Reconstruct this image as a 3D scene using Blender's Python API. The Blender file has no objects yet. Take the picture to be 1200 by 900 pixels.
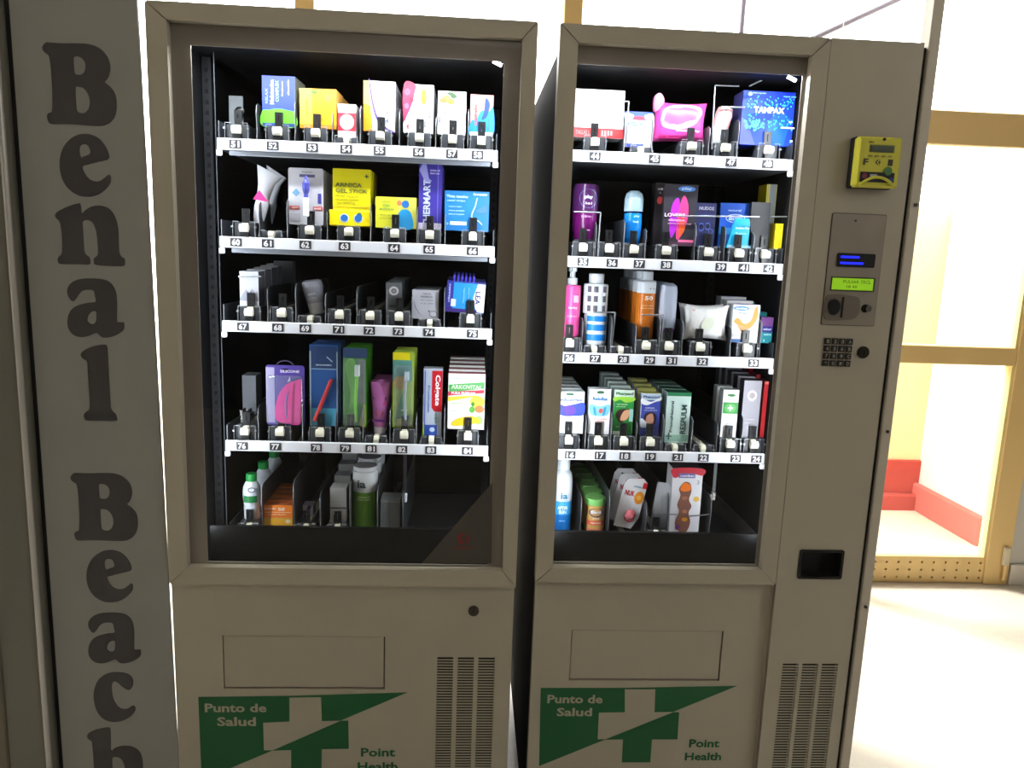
import bpy, math, random
from mathutils import Vector, Matrix
from mathutils.geometry import tessellate_polygon
random.seed(4)
S = bpy.context.scene
COL = S.collection
PI = math.pi

# ------------------------------------------------------------------ camera
CAM = Vector((0, -1.53, 1.42)); YAW, PITCH, ROLL, FPX = .0597, .1714, .0374, 889.3
_f = Vector((math.sin(YAW)*math.cos(PITCH), math.cos(YAW)*math.cos(PITCH), -math.sin(PITCH)))
_r = Vector((math.cos(YAW), -math.sin(YAW), 0)); _u = _r.cross(_f)
CR = math.cos(ROLL)*_r + math.sin(ROLL)*_u
CU = -math.sin(ROLL)*_r + math.cos(ROLL)*_u
cd = bpy.data.cameras.new('camera'); cam = bpy.data.objects.new('camera', cd); COL.objects.link(cam)
cd.sensor_width = 36; cd.lens = FPX*36/1200; cd.clip_start = .02
m3 = Matrix((CR, CU, -_f)).transposed(); cam.matrix_world = Matrix.Translation(CAM) @ m3.to_4x4()
S.camera = cam

# ------------------------------------------------------------------ world, light, exposure
S.view_settings.view_transform = 'Standard'; S.view_settings.look = 'None'
S.view_settings.exposure = 0; S.view_settings.gamma = 1; S.view_settings.use_curve_mapping = False
w = bpy.data.worlds.new('overcast_sky'); S.world = w; w.use_nodes = True
bg = w.node_tree.nodes['Background']; bg.inputs[0].default_value = (1, .985, .96, 1); bg.inputs[1].default_value = 8.5
def sun(name, d, e, ang, col):
    l = bpy.data.lights.new(name, 'SUN'); l.energy = e; l.angle = ang; l.color = col
    o = bpy.data.objects.new(name, l); COL.objects.link(o)
    o.rotation_euler = Vector(d).to_track_quat('Z', 'Y').to_euler()   # d points to the sun
sun('sun', (-.5, .42, .85), 10.0, .2, (1, .95, .86))
def area(name, loc, target, sx, sy, power, col=(1, 1, 1), spread=PI):
    l = bpy.data.lights.new(name, 'AREA'); l.shape = 'RECTANGLE'; l.size = sx; l.size_y = sy; l.energy = power; l.color = col; l.spread = spread
    o = bpy.data.objects.new(name, l); COL.objects.link(o); o.location = loc
    o.rotation_euler = (Vector(target)-Vector(loc)).to_track_quat('-Z', 'Y').to_euler()
    return o
area('room_fill_right', (3.5, -2.0, 2.4), (.2, 0, 1.1), 2.0, 1.4, 32, (1, .97, .94))  # fill added from the right for the machine fronts; no window is modelled
area('room_fill_above', (-.2, -2.6, 3.0), (.0, -.6, 1.0), 1.2, 1.2, 5, (1, .97, .93))  # weak overhead fill added behind the camera; no fitting hangs there

# ------------------------------------------------------------------ maths
def at(u, v, Y):
    d = _f*FPX + CR*(u-600) - CU*(v-450); t = (Y-CAM.y)/d.y
    return CAM + t*d
def lin(c):
    return tuple((x/255/12.92 if x/255 <= .04045 else ((x/255+.055)/1.055)**2.4) for x in c)

# ------------------------------------------------------------------ materials
_m = {}
def mat(name, rgb, rough=.5, metal=0, emit=0, coat=0, noise=0, nscale=30, bump=0, spec=.5):
    key = (name, tuple(rgb), rough, metal, emit)
    if key in _m: return _m[key]
    m = bpy.data.materials.new(name); m.use_nodes = True; nt = m.node_tree; b = nt.nodes['Principled BSDF']
    c = lin(rgb)
    b.inputs['Base Color'].default_value = (*c, 1); b.inputs['Roughness'].default_value = rough; b.inputs['Metallic'].default_value = metal
    b.inputs['Coat Weight'].default_value = coat; b.inputs['Specular IOR Level'].default_value = spec
    if emit:
        b.inputs['Emission Color'].default_value = (*c, 1); b.inputs['Emission Strength'].default_value = emit
    if noise or bump:
        tc = nt.nodes.new('ShaderNodeTexCoord'); n = nt.nodes.new('ShaderNodeTexNoise'); n.inputs['Scale'].default_value = nscale; n.inputs['Detail'].default_value = 5
        nt.links.new(tc.outputs['Object'], n.inputs['Vector'])
        if noise:
            r = nt.nodes.new('ShaderNodeMix'); r.data_type = 'RGBA'
            r.inputs[6].default_value = (*[x*(1-noise) for x in c], 1); r.inputs[7].default_value = (*[min(1, x*(1+noise)) for x in c], 1)
            nt.links.new(n.outputs['Fac'], r.inputs[0]); nt.links.new(r.outputs[2], b.inputs['Base Color'])
        if bump:
            bp = nt.nodes.new('ShaderNodeBump'); bp.inputs['Strength'].default_value = bump; bp.inputs['Distance'].default_value = .002
            nt.links.new(n.outputs['Fac'], bp.inputs['Height']); nt.links.new(bp.outputs['Normal'], b.inputs['Normal'])
    _m[key] = m; return m
def glassmat(name, tint=(1, 1, 1), refl=.06, haze=0, hazecol=(1, 1, 1)):
    m = bpy.data.materials.new(name); m.use_nodes = True; nt = m.node_tree; nt.nodes.clear()
    o = nt.nodes.new('ShaderNodeOutputMaterial'); t = nt.nodes.new('ShaderNodeBsdfTransparent'); g = nt.nodes.new('ShaderNodeBsdfGlossy')
    fr = nt.nodes.new('ShaderNodeFresnel'); ge = nt.nodes.new('ShaderNodeNewGeometry'); mr = nt.nodes.new('ShaderNodeMapRange'); mr.inputs[3].default_value = 1.45; mr.inputs[4].default_value = 1/1.45   # same reflectance from both sides of the pane
    nt.links.new(ge.outputs['Backfacing'], mr.inputs[0]); nt.links.new(mr.outputs[0], fr.inputs['IOR']); mx = nt.nodes.new('ShaderNodeMixShader')
    t.inputs[0].default_value = (*tint, 1); g.inputs['Roughness'].default_value = .02
    nt.links.new(fr.outputs[0], mx.inputs[0]); nt.links.new(t.outputs[0], mx.inputs[1]); nt.links.new(g.outputs[0], mx.inputs[2])
    last = mx
    if haze:
        d = nt.nodes.new('ShaderNodeBsdfDiffuse'); d.inputs[0].default_value = (*hazecol, 1); m2 = nt.nodes.new('ShaderNodeMixShader'); m2.inputs[0].default_value = haze
        nt.links.new(mx.outputs[0], m2.inputs[1]); nt.links.new(d.outputs[0], m2.inputs[2]); last = m2
    nt.links.new(last.outputs[0], o.inputs[0]); return m
def P(rgb, rough=.45):            # printed or moulded colour of goods
    return mat('print_%d_%d_%d' % tuple(rgb), rgb, rough)
beige = mat('beige_enamel', (175, 168, 151), .42, noise=.05, nscale=9, bump=.12)
beige_dark = mat('beige_edge_enamel', (160, 150, 136), .5)
panel_m = mat('grey_laminate', (146, 146, 141), .5, noise=.06, nscale=14, bump=.1)
letter_m = mat('charcoal_vinyl', (62, 60, 62), .55)
black = mat('black_liner', (13, 14, 16), .7, spec=.12)
black_gap = mat('black_rubber_and_gap_shade', (14, 13, 13), .7)  # also colours the black strips that stand for shade in gaps
bezel_m = mat('bezel_grey_brown', (126, 117, 107), .35)
dmetal = mat('dark_grey_steel', (62, 66, 72), .38, metal=.35)
lane_m = mat('lane_plastic', (58, 61, 66), .38)
clip_m = mat('clip_plastic', (26, 27, 29), .3)
rail_m = mat('white_aluminium', (225, 228, 236), .35)
railu_m = mat('brushed_aluminium', (150, 156, 166), .35, metal=.5)
cream_m = mat('cream_belt', (226, 223, 205), .6)
wire_m = mat('steel_wire', (150, 153, 158), .3, metal=.7)
steel = mat('brushed_steel', (150, 142, 130), .45, metal=.25, noise=.15, nscale=22)
chrome = mat('chrome', (200, 200, 200), .18, metal=1)
dark_steel = mat('dark_lock_steel', (80, 74, 68), .3, metal=.8)
gold = mat('gold_anodised', (222, 190, 128), .45, metal=.1)
green_v = mat('green_vinyl', (12, 92, 48), .5)
glass_case = glassmat('display_glass', (.985, .99, .985))
glass_win = glassmat('window_glass')
clear_pl = glassmat('clear_plastic', (.93, .95, .97), haze=.06, hazecol=(.8, .85, .9))
W = (238, 238, 240)

# ------------------------------------------------------------------ mesh builder
class MB:
    def __init__(s): s.v = []; s.f = []; s.mi = []; s.ms = []; s.sm = []
    def m(s, mt):
        if mt not in s.ms: s.ms.append(mt)
        return s.ms.index(mt)
    def add(s, vs, fs, mt, smooth=False):
        b = len(s.v); s.v += [tuple(p) for p in vs]; k = s.m(mt)
        for f in fs: s.f.append([b+i for i in f]); s.mi.append(k); s.sm.append(smooth)
        return s
    def box(s, a, b, mt, bev=0, mats=None):
        (x0, y0, z0), (x1, y1, z1) = a, b
        if bev <= 0:
            vs = [(x0,y0,z0),(x1,y0,z0),(x1,y1,z0),(x0,y1,z0),(x0,y0,z1),(x1,y0,z1),(x1,y1,z1),(x0,y1,z1)]
            fs = [(0,1,5,4),(1,2,6,5),(2,3,7,6),(3,0,4,7),(4,5,6,7),(3,2,1,0)]
            if mats:   # front, right, back, left, top, bottom
                for f, q in zip(fs, mats): s.add([vs[i] for i in f], [(0,1,2,3)], q)
            else: s.add(vs, fs, mt)
            return s
        c = bev; X = (x0, x1); Y = (y0, y1); Z = (z0, z1); vs = []; idx = {}
        for i in (0,1):
            for j in (0,1):
                for k in (0,1):
                    sx = c if i == 0 else -c; sy = c if j == 0 else -c; sz = c if k == 0 else -c
                    for ax in range(3):
                        p = [X[i]+sx, Y[j]+sy, Z[k]+sz]; p[ax] = (X[i], Y[j], Z[k])[ax]
                        idx[(i,j,k,ax)] = len(vs); vs.append(tuple(p))
        I = idx; fs = []
        for k, o in ((0,1),(1,0)):
            q = [(0,0,k),(1,0,k),(1,1,k),(0,1,k)]; f = [I[(*t,2)] for t in q]; fs.append(f if k else f[::-1])
            q = [(0,k,0),(1,k,0),(1,k,1),(0,k,1)]; f = [I[(*t,1)] for t in q]; fs.append(f if not k else f[::-1])
            q = [(k,0,0),(k,1,0),(k,1,1),(k,0,1)]; f = [I[(*t,0)] for t in q]; fs.append(f if k else f[::-1])
        for i in (0,1):
            for j in (0,1):
                fs.append([I[(i,j,0,0)], I[(i,j,0,1)], I[(i,j,1,1)], I[(i,j,1,0)]])
                fs.append([I[(i,0,j,0)], I[(i,0,j,2)], I[(i,1,j,2)], I[(i,1,j,0)]])
                fs.append([I[(0,i,j,1)], I[(0,i,j,2)], I[(1,i,j,2)], I[(1,i,j,1)]])
                for k in (0,1): fs.append([I[(i,j,k,0)], I[(i,j,k,1)], I[(i,j,k,2)]])
        return s.add(vs, fs, mt)
    def prism(s, pts, y0, y1, mt, holes=(), side=None):        # outline in x,z extruded along y
        loops = [list(pts)]+[list(h) for h in holes]
        flat = [p for l in loops for p in l]; n = len(flat)
        tris = tessellate_polygon([[Vector((p[0], p[1], 0)) for p in l] for l in loops])
        s.add([(x, y0, z) for x, z in flat], tris, mt)
        if y1 is not None and y1 != y0:
            s.add([(x, y1, z) for x, z in flat], [t[::-1] for t in tris], side or mt)
            vs = [(x, y0, z) for x, z in flat]+[(x, y1, z) for x, z in flat]; fs = []; b = 0
            for l in loops:
                k = len(l)
                for i in range(k): fs.append((b+i, b+(i+1) % k, n+b+(i+1) % k, n+b+i))
                b += k
            s.add(vs, fs, side or mt)
        return s
    def lathe(s, prof, c, mt, n=24, mats=None, sx=1, sy=1, closed=True):      # prof: (r, z)
        vs = []; k = len(prof)
        for r, z in prof:
            for i in range(n):
                a = 2*PI*i/n; vs.append((c[0]+sx*r*math.cos(a), c[1]+sy*r*math.sin(a), c[2]+z))
        for j in range(k-1):
            mm = mats[j] if mats else mt
            s.add([vs[j*n+i] for i in range(n)]+[vs[(j+1)*n+i] for i in range(n)], [(i, (i+1) % n, n+(i+1) % n, n+i) for i in range(n)], mm, True)
        if closed:
            s.add(vs[:n], [tuple(range(n))[::-1]], mats[0] if mats else mt); s.add(vs[-n:], [tuple(range(n))], mats[-1] if mats else mt)
        return s
    def cyl(s, p, q, r, mt, n=12, r2=None):
        p = Vector(p); q = Vector(q); d = (q-p).normalized(); a = d.orthogonal().normalized(); b = d.cross(a); r2 = r if r2 is None else r2; vs = []
        for o, rr in ((p, r), (q, r2)):
            for i in range(n): t = 2*PI*i/n; vs.append(o+rr*(math.cos(t)*a+math.sin(t)*b))
        s.add(vs, [(i, (i+1) % n, n+(i+1) % n, n+i) for i in range(n)], mt, True)
        return s.add(vs, [tuple(range(n))[::-1], tuple(range(n, 2*n))], mt)
    def tube(s, pts, r, mt, n=8):
        for a, b in zip(pts[:-1], pts[1:]): s.cyl(a, b, r, mt, n)
        return s
    def build(s, name, parent=None, loc=None):
        me = bpy.data.meshes.new(name); me.from_pydata(s.v, [], s.f)
        for q in s.ms: me.materials.append(q)
        me.polygons.foreach_set('material_index', s.mi); me.polygons.foreach_set('use_smooth', s.sm); me.update()
        o = bpy.data.objects.new(name, me); COL.objects.link(o)
        if parent is not None: o.parent = parent
        if loc is not None: o.location = loc
        return o
def tag(o, label=None, cat=None, group=None, kind=None):
    for k, v in (('label', label), ('category', cat), ('group', group), ('kind', kind)):
        if v: o[k] = v
    return o
def empty(name, loc, label=None, cat=None, group=None):
    o = bpy.data.objects.new(name, None); o.empty_display_size = .02; COL.objects.link(o); o.location = loc
    return tag(o, label, cat, group)
def kids(o): return [c for c in COL.objects if c.parent == o]
def copy_tree(o, parent=None):
    c = o.copy(); COL.objects.link(c); c.parent = parent
    for ch in kids(o): copy_tree(ch, c)
    return c
def smooth(pts, n=4):
    out = []; k = len(pts)
    for i in range(k):
        p0, p1, p2, p3 = pts[i-1], pts[i], pts[(i+1) % k], pts[(i+2) % k]
        for j in range(n):
            t = j/n
            out.append(tuple(.5*((2*p1[a])+(-p0[a]+p2[a])*t+(2*p0[a]-5*p1[a]+4*p2[a]-p3[a])*t*t+(-p0[a]+3*p1[a]-3*p2[a]+p3[a])*t**3) for a in (0, 1)))
    return out
def rrect(x0, z0, x1, z1, r, n=4):
    out = []
    for cx, cz, a0 in ((x1-r, z0+r, -PI/2), (x1-r, z1-r, 0), (x0+r, z1-r, PI/2), (x0+r, z0+r, PI)):
        for i in range(n+1): a = a0+PI/2*i/n; out.append((cx+r*math.cos(a), cz+r*math.sin(a)))
    return out
def ell(cx, cz, rx, rz, n=20): return [(cx+rx*math.cos(2*PI*i/n), cz+rz*math.sin(2*PI*i/n)) for i in range(n)]

_t = {}
def glyphs(txt, bold=.0):
    key = (txt, bold)
    if key not in _t:
        c = bpy.data.curves.new('t', 'FONT'); c.body = txt; c.offset = bold; c.resolution_u = 2
        o = bpy.data.objects.new('t', c); COL.objects.link(o)
        dg = bpy.context.evaluated_depsgraph_get(); me = bpy.data.meshes.new_from_object(o.evaluated_get(dg))
        vs = [(v.co.x, v.co.y) for v in me.vertices]; fs = [tuple(p.vertices) for p in me.polygons]
        bpy.data.objects.remove(o); bpy.data.curves.remove(c); bpy.data.meshes.remove(me)
        xs = [v[0] for v in vs]; ys = [v[1] for v in vs]; x0, x1, y0, y1 = min(xs), max(xs), min(ys), max(ys)
        _t[key] = ([((a-x0)/(x1-x0), (b-y0)/(y1-y0)) for a, b in vs], fs, (x1-x0)/(y1-y0))
    return _t[key]
def put_text(mb, txt, cx, cz, w, h, mt, y, rot=0, bold=.03, wrap=None):
    """text fitted to w x h centred on cx,cz in the x-z plane; rot in quarter turns"""
    vs, fs, asp = glyphs(txt, bold); out = []
    for a, b in vs:
        p, q = (a-.5), (b-.5)
        if rot == 0: x, z = p*w, q*h
        elif rot == 1: x, z = -q*h, p*w          # reads upwards
        else: x, z = q*h, -p*w                    # reads downwards
        out.append((cx+x, y, cz+z))
    if wrap: out = [wrap(p) for p in out]
    mb.add(out, fs, mt)

# ------------------------------------------------------------------ the room and the outdoors
def struct(o, **k): return tag(o, kind='structure')
floor_m = mat('terrazzo_floor', (196, 190, 178), .35, noise=.1, nscale=40)
wall_m = mat('white_plaster', (196, 194, 186), .8, noise=.04, nscale=6)
ceil_m = mat('ceiling_plaster', (180, 176, 166), .9)
YW = 1.65                                     # plane of the glazed wall
struct(MB().box((-3.2, -5, -.1), (3.6, YW+.04, 0), floor_m).build('floor'))
struct(MB().box((-3.2, -5, 3.3), (3.6, YW+.04, 3.4), ceil_m).build('ceiling'))
struct(MB().box((-3.3, -5, 0), (-3.2, YW, 3.3), wall_m).build('wall_left'))
dim_wall = mat('dimmed_plaster', (92, 88, 82), .85)  # shade put into the unseen walls' colour to dim their reflection in the glass
struct(MB().box((-3.3, -5.1, 0), (3.6, -5, 3.3), dim_wall).build('wall_back'))
struct(MB().box((3.6, -5, 0), (3.7, YW, 3.3), dim_wall).build('wall_right'))
struct(MB().box((2.5, YW-.02, 0), (3.6, YW+.1, 3.3), wall_m).build('wall_front'))
struct(MB().box((2.505, YW-.035, 0), (3.6, YW-.021, .1), mat('stone_skirting', (214, 208, 196), .4), .003).build('baseboard_front'))
# door: leaf with stiles, rails, panes, perforated kick plate, hinge
dx0, dx1 = 1.47, 2.50
door = struct(MB().box((dx1-.115, YW-.03, 0), (dx1, YW+.03, 3.3), gold, .004).build('door_1'))
MB().box((dx0, YW-.025, .0), (dx0+.08, YW+.025, 2.06), gold, .004).build('door_stile', door)
for a, b, nm in ((1.925, 2.06, 'transom_rail'), (1.012, 1.092, 'lock_rail')):
    MB().box((dx0+.08, YW-.028, a), (dx1-.115, YW+.028, b), gold, .004).build(nm, door)
def holed(name, x0, x1, z0, z1, y0, y1, mt, holes, parent, inner=None):
    mb = MB(); mb.prism([(x0, z0), (x1, z0), (x1, z1), (x0, z1)], y0, y1, mt, holes, inner or mt); return mb.build(name, parent)
kick = holed('kick_plate', dx0+.08, dx1-.115, 0.005, .128, YW-.02, YW+.02, gold, [ell(dx0+.12+i*.0555, .028+k*.036, .0055, .0055, 8) for i in range(15) for k in range(3)], door)
MB().box((dx0+.09, YW+.021, 0.01), (dx1-.12, YW+.023, .12), black_gap).build('kick_plate_backing', door)
for a, b in ((.128, 1.012), (1.092, 1.925), (2.06, 3.3)):
    MB().box((dx0+(.08 if a < 2 else .001), YW-.003, a), (dx1-.115, YW+.003, b), glass_win).build('pane', door)
h = MB().box((dx1-.047, YW-.05, .1), (dx1-.02, YW-.03, .185), mat('hinge_beige', (206, 196, 170), .4), .003)
h.cyl((dx1-.033, YW-.045, .03), (dx1-.033, YW-.045, .1), .007, gold); h.build('hinge', door)
bead = mat('pale_gold_bead', (226, 206, 140), .4)
for a, b in ((.128, 1.012), (1.092, 1.925)):
    MB().box((dx1-.127, YW-.024, a), (dx1-.115, YW+.02, b), bead).build('glazing_bead', door)
# glazed wall panels
xs = [-3.2, -1.75, -.70, .337]
for i, x in enumerate(xs):
    wd = .074
    if i:
        struct(MB().box((x, YW-.03, 0), (x+wd, YW+.03, 3.3), gold, .004).build('trim_%d' % i))
    x1 = xs[i+1] if i+1 < len(xs) else dx0
    if x1:
        wn = struct(MB().box((x+wd if i else x, YW-.003, .05), (x1, YW+.003, 3.3), glass_win).build('window_%d' % (i+1)))
        MB().box((x+wd if i else x, YW-.025, 0), (x1, YW+.025, .05), gold, .003).build('sill', wn)
# outdoors
out_floor = mat('outdoor_concrete', (214, 204, 184), .85, noise=.12, nscale=8)
struct(MB().box((-9, YW+.04, -.12), (9, 12, -.005), out_floor).build('ground'))
cream_w = mat('cream_render', (226, 218, 168), .9, noise=.08, nscale=5)
white_w = mat('white_render', (236, 236, 232), .9, noise=.03, nscale=5)
red_p = mat('red_masonry_paint', (186, 66, 56), .75, noise=.12, nscale=12)
def plinth(x0, y0, x1, y1, name, par, axis):
    # slightly ragged painted upper edge
    n = 26; mb = MB(); vs = []
    for i in range(n+1):
        t = i/n; hz = .135+random.uniform(-.006, .006)+.004*math.sin(i*.9)
        if axis == 'x': vs += [(x0+(x1-x0)*t, y0, -.005), (x0+(x1-x0)*t, y0, hz)]
        else: vs += [(x0, y0+(y1-y0)*t, -.005), (x0, y0+(y1-y0)*t, hz)]
    mb.add(vs, [(2*i, 2*i+2, 2*i+3, 2*i+1) for i in range(n)], red_p); return mb.build(name, par)
bw = struct(MB().box((.6, 2.72, -.01), (2.72, 2.95, 1.75), cream_w).build('outdoor_wall'))
MB().box((.6, 2.655, -.01), (2.68, 2.72, .09), red_p, .006).build('red_kerb', bw)
MB().box((.6, 2.70, .09), (2.71, 2.722, .29), red_p, .004).build('red_wall_band', bw)
ww = struct(MB().box((2.71, 2.12, -.01), (3.6, 2.95, 1.75), white_w).build('outdoor_wall_return'))
MB().box((2.675, 2.10, -.01), (2.712, 2.72, .155), mat('sunlit_red_masonry_paint', (204, 104, 94), .8, noise=.1, nscale=14), .01).build('red_kerb', ww)  # same red paint, lightened: the stronger sunlight is put into the colour
pl = at(871, 10, 2.6)
tag(MB().cyl((pl.x, 2.6, -.01), (pl.x, 2.6, 4), .013, mat('galvanised_steel', (84, 80, 92), .4, metal=.3)).build('post'), 'thin grey outdoor post rising behind the right vending machine', 'post')
a = at(925, 58, 2.45); b = at(1090, -18, 2.45)
d_ = (b-a); a = a-d_*4.2; b = b+d_*.5
tag(MB().cyl(a, b, .014, mat('galvanised_steel', (84, 80, 92), .4, metal=.3)).build('handrail'), 'slanting grey outdoor rail above the right vending machine', 'rail')

# ------------------------------------------------------------------ panel with the town sign lettering, neighbours
px0, px1 = -.853, -.621
sp = tag(MB().prism([(px0, .02), (-.606, .02), (-.6115, .5), (-.626, 1.925), (px0, 1.925)], 0, .006, panel_m).build('sign_panel'), 'tall grey panel lettered Benal Beach, left of the vending machines', 'panel')
MB().box((px0-.011, .006, .02), (px0+.03, .045, 1.92), black_gap).build('gap_shade_strip', sp)  # black strip added as the shade in the gap beside the cabinet
MB().box((px0+.04, .0065, 0), (px1-.03, .06, .4), beige_dark).build('foot', sp)
GL = {
'B': (8.571, 40, 45, [(90,75),(120,42),(160,42),(280,50),(430,50),(560,60),(660,100),(735,180),(765,270),(760,350),(735,410),(712,440),(770,490),(815,560),(830,660),(820,760),(780,830),(720,870),(640,880),(450,868),(300,860),(180,860),(145,835),(132,790),(140,755),(170,745),(183,715),(185,560),(178,430),(170,300),(158,210),(145,170),(105,140),(85,105)],
  [[(398,200),(420,182),(460,188),(500,220),(518,270),(510,330),(480,362),(440,366),(410,350),(403,300)], [(418,500),(440,488),(490,498),(535,545),(560,620),(552,700),(515,745),(475,750),(440,735),(425,690)]]),
'e': (10, 60, 150, [(400,68),(470,78),(550,115),(610,175),(655,245),(678,310),(678,355),(640,378),(540,400),(430,430),(372,448),(380,500),(410,555),(450,600),(510,625),(570,622),(620,590),(660,558),(685,548),(700,580),(695,640),(650,705),(580,765),(500,798),(410,806),(320,790),(230,735),(165,660),(120,560),(102,450),(110,330),(150,220),(220,135),(310,82)],
  [[(335,240),(350,205),(385,192),(430,205),(455,250),(460,295),(430,318),(380,335),(355,345),(338,300)]]),
'n': (9, 60, 230, [(48,185),(100,145),(200,100),(290,75),(312,90),(325,178),(370,140),(440,105),(520,98),(600,125),(655,180),(690,260),(708,360),(712,500),(718,590),(740,635),(775,660),(778,705),(755,737),(600,735),(470,722),(452,690),(455,655),(490,620),(495,560),(485,430),(465,330),(430,270),(380,252),(340,262),(333,290),(340,400),(350,560),(365,610),(400,640),(412,670),(405,718),(300,718),(110,715),(75,690),(75,650),(110,610),(118,560),(115,420),(102,310),(85,260),(50,225)], []),
'a': (10.588, 70, 320, [(95,210),(120,150),(180,100),(270,72),(400,66),(520,75),(600,100),(660,155),(695,230),(710,330),(712,450),(712,590),(725,608),(790,610),(803,635),(795,700),(740,750),(650,790),(560,802),(510,785),(470,745),(430,750),(360,780),(280,795),(200,780),(140,735),(105,670),(98,590),(115,510),(160,440),(240,395),(350,368),(445,355),(440,290),(425,225),(380,208),(300,215),(250,250),(210,310),(180,345),(150,345),(115,300),(98,255)],
  [[(345,580),(360,520),(400,480),(450,475),(458,530),(450,600),(420,632),(385,628),(355,605)]]),
'l': (9, 70, 400, [(225,130),(260,95),(330,60),(420,38),(480,36),(500,55),(508,120),(515,250),(525,450),(535,620),(545,715),(590,765),(603,800),(595,838),(450,838),(300,835),(265,815),(258,770),(285,740),(312,715),(318,640),(308,480),(298,320),(290,215),(250,185),(230,160)], []),
'c': (11.25, 95, 780, [(475,85),(560,92),(640,120),(680,170),(688,230),(670,290),(635,318),(590,305),(540,270),(490,225),(455,208),(425,215),(405,270),(410,350),(425,430),(465,510),(520,560),(580,572),(630,560),(665,533),(700,530),(718,560),(705,610),(650,670),(570,715),(480,738),(390,735),(300,700),(225,620),(185,520),(168,400),(185,280),(235,180),(320,115),(400,90)], []),
'h': (15, 95, 840, [(110,340),(135,285),(250,230),(400,195),(480,190),(515,215),(525,400),(530,590),(600,545),(700,515),(800,510),(900,525),(1000,580),(1060,670),(1085,800),(1090,1000),(1100,1150),(1140,1200),(1190,1235),(1190,1310),(1150,1325),(800,1320),(760,1290),(760,1240),(800,1190),(800,1100),(780,950),(755,820),(710,740),(650,705),(570,705),(548,760),(555,950),(565,1150),(600,1200),(650,1235),(650,1310),(610,1322),(200,1320),(160,1290),(165,1230),(215,1190),(232,1100),(228,900),(215,650),(200,480),(185,420),(130,385)], [])}
def letter(ch, topleft=None):
    s, ox, oy, out, holes = GL[ch]
    cv = lambda l: [(q.x, q.z) for q in (at(ox+x/s, oy+y/s, 0) for x, y in l)]
    o = cv(out); hs = [cv(hh) for hh in holes]
    if topleft:
        t = at(topleft[0], topleft[1], 0); dx = t.x-min(p[0] for p in o); dz = t.z-max(p[1] for p in o)
        o = [(x+dx, z+dz) for x, z in o]; hs = [[(x+dx, z+dz) for x, z in hh] for hh in hs]
    mb = MB(); mb.prism(smooth(o), -.0012, 0, letter_m, [smooth(hh) for hh in hs])
    mb.build('letter_'+ch.lower(), sp)
for c in 'Benalch': letter(c)
letter('B', (82.5, 553.5)); letter('e', (99.5, 644)); letter('a', (101, 717.5))
# machine at far left
nm = empty('grey_cabinet', (-1.35, .0, 0), 'dark grey rounded-edge cabinet cut off at the left frame edge', 'cabinet')
gm = mat('grey_cabinet_enamel', (112, 110, 100), .33, noise=.05, nscale=10)
def rbox(x0, x1, y0, y1, z0, z1, r, mt):
    mb = MB(); pts = rrect(x0, y0, x1, y1, r, 6); n = len(pts)
    mb.add([(x, y, z0) for x, y in pts]+[(x, y, z1) for x, y in pts], [(i, (i+1) % n, n+(i+1) % n, n+i) for i in range(n)], mt, True)
    mb.add([(x, y, z1) for x, y in pts], [tuple(range(n))], mt); mb.add([(x, y, z0) for x, y in pts], [tuple(range(n))[::-1]], mt); return mb
rbox(.0, .484, -.02, .6, .04, 2.02, .022, gm).build('body', nm)
MB().cyl((.477, -.016, .05), (.477, -.016, 2.0), .006, mat('painted_edge_highlight', (196, 194, 190), .25, metal=.3), 14).build('edge_highlight', nm)  # pale strip added to stand for the window's highlight on the rounded edge
rbox(.0, .4, -.026, -.012, .1, .86, .005, mat('brown_panel', (104, 98, 82), .45)).build('front_panel', nm)
MB().box((.02, 0, 0), (.45, .58, .04), black_gap).build('plinth', nm)
# right side panel
side = tag(MB().box((.881, -.004, 0), (.903, .03, 2.3), mat('side_enamel', (196, 188, 172), .45), .002).build('side_panel'), 'tall narrow beige edge panel right of the right machine', 'panel')
MB().box((.869, .004, .02), (.8809, .03, 1.845), black_gap).build('gap_shade_filler', side)  # black filler added so the gap beside the machine looks deep in shade
for u, v in ((1065, 240), (1032, 505), (1006, 710)):
    q = at(u, v, 0); MB().cyl((.893, -.007, q.z), (.893, -.004, q.z), .0035, dark_steel, 10).build('screw', side)

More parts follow.
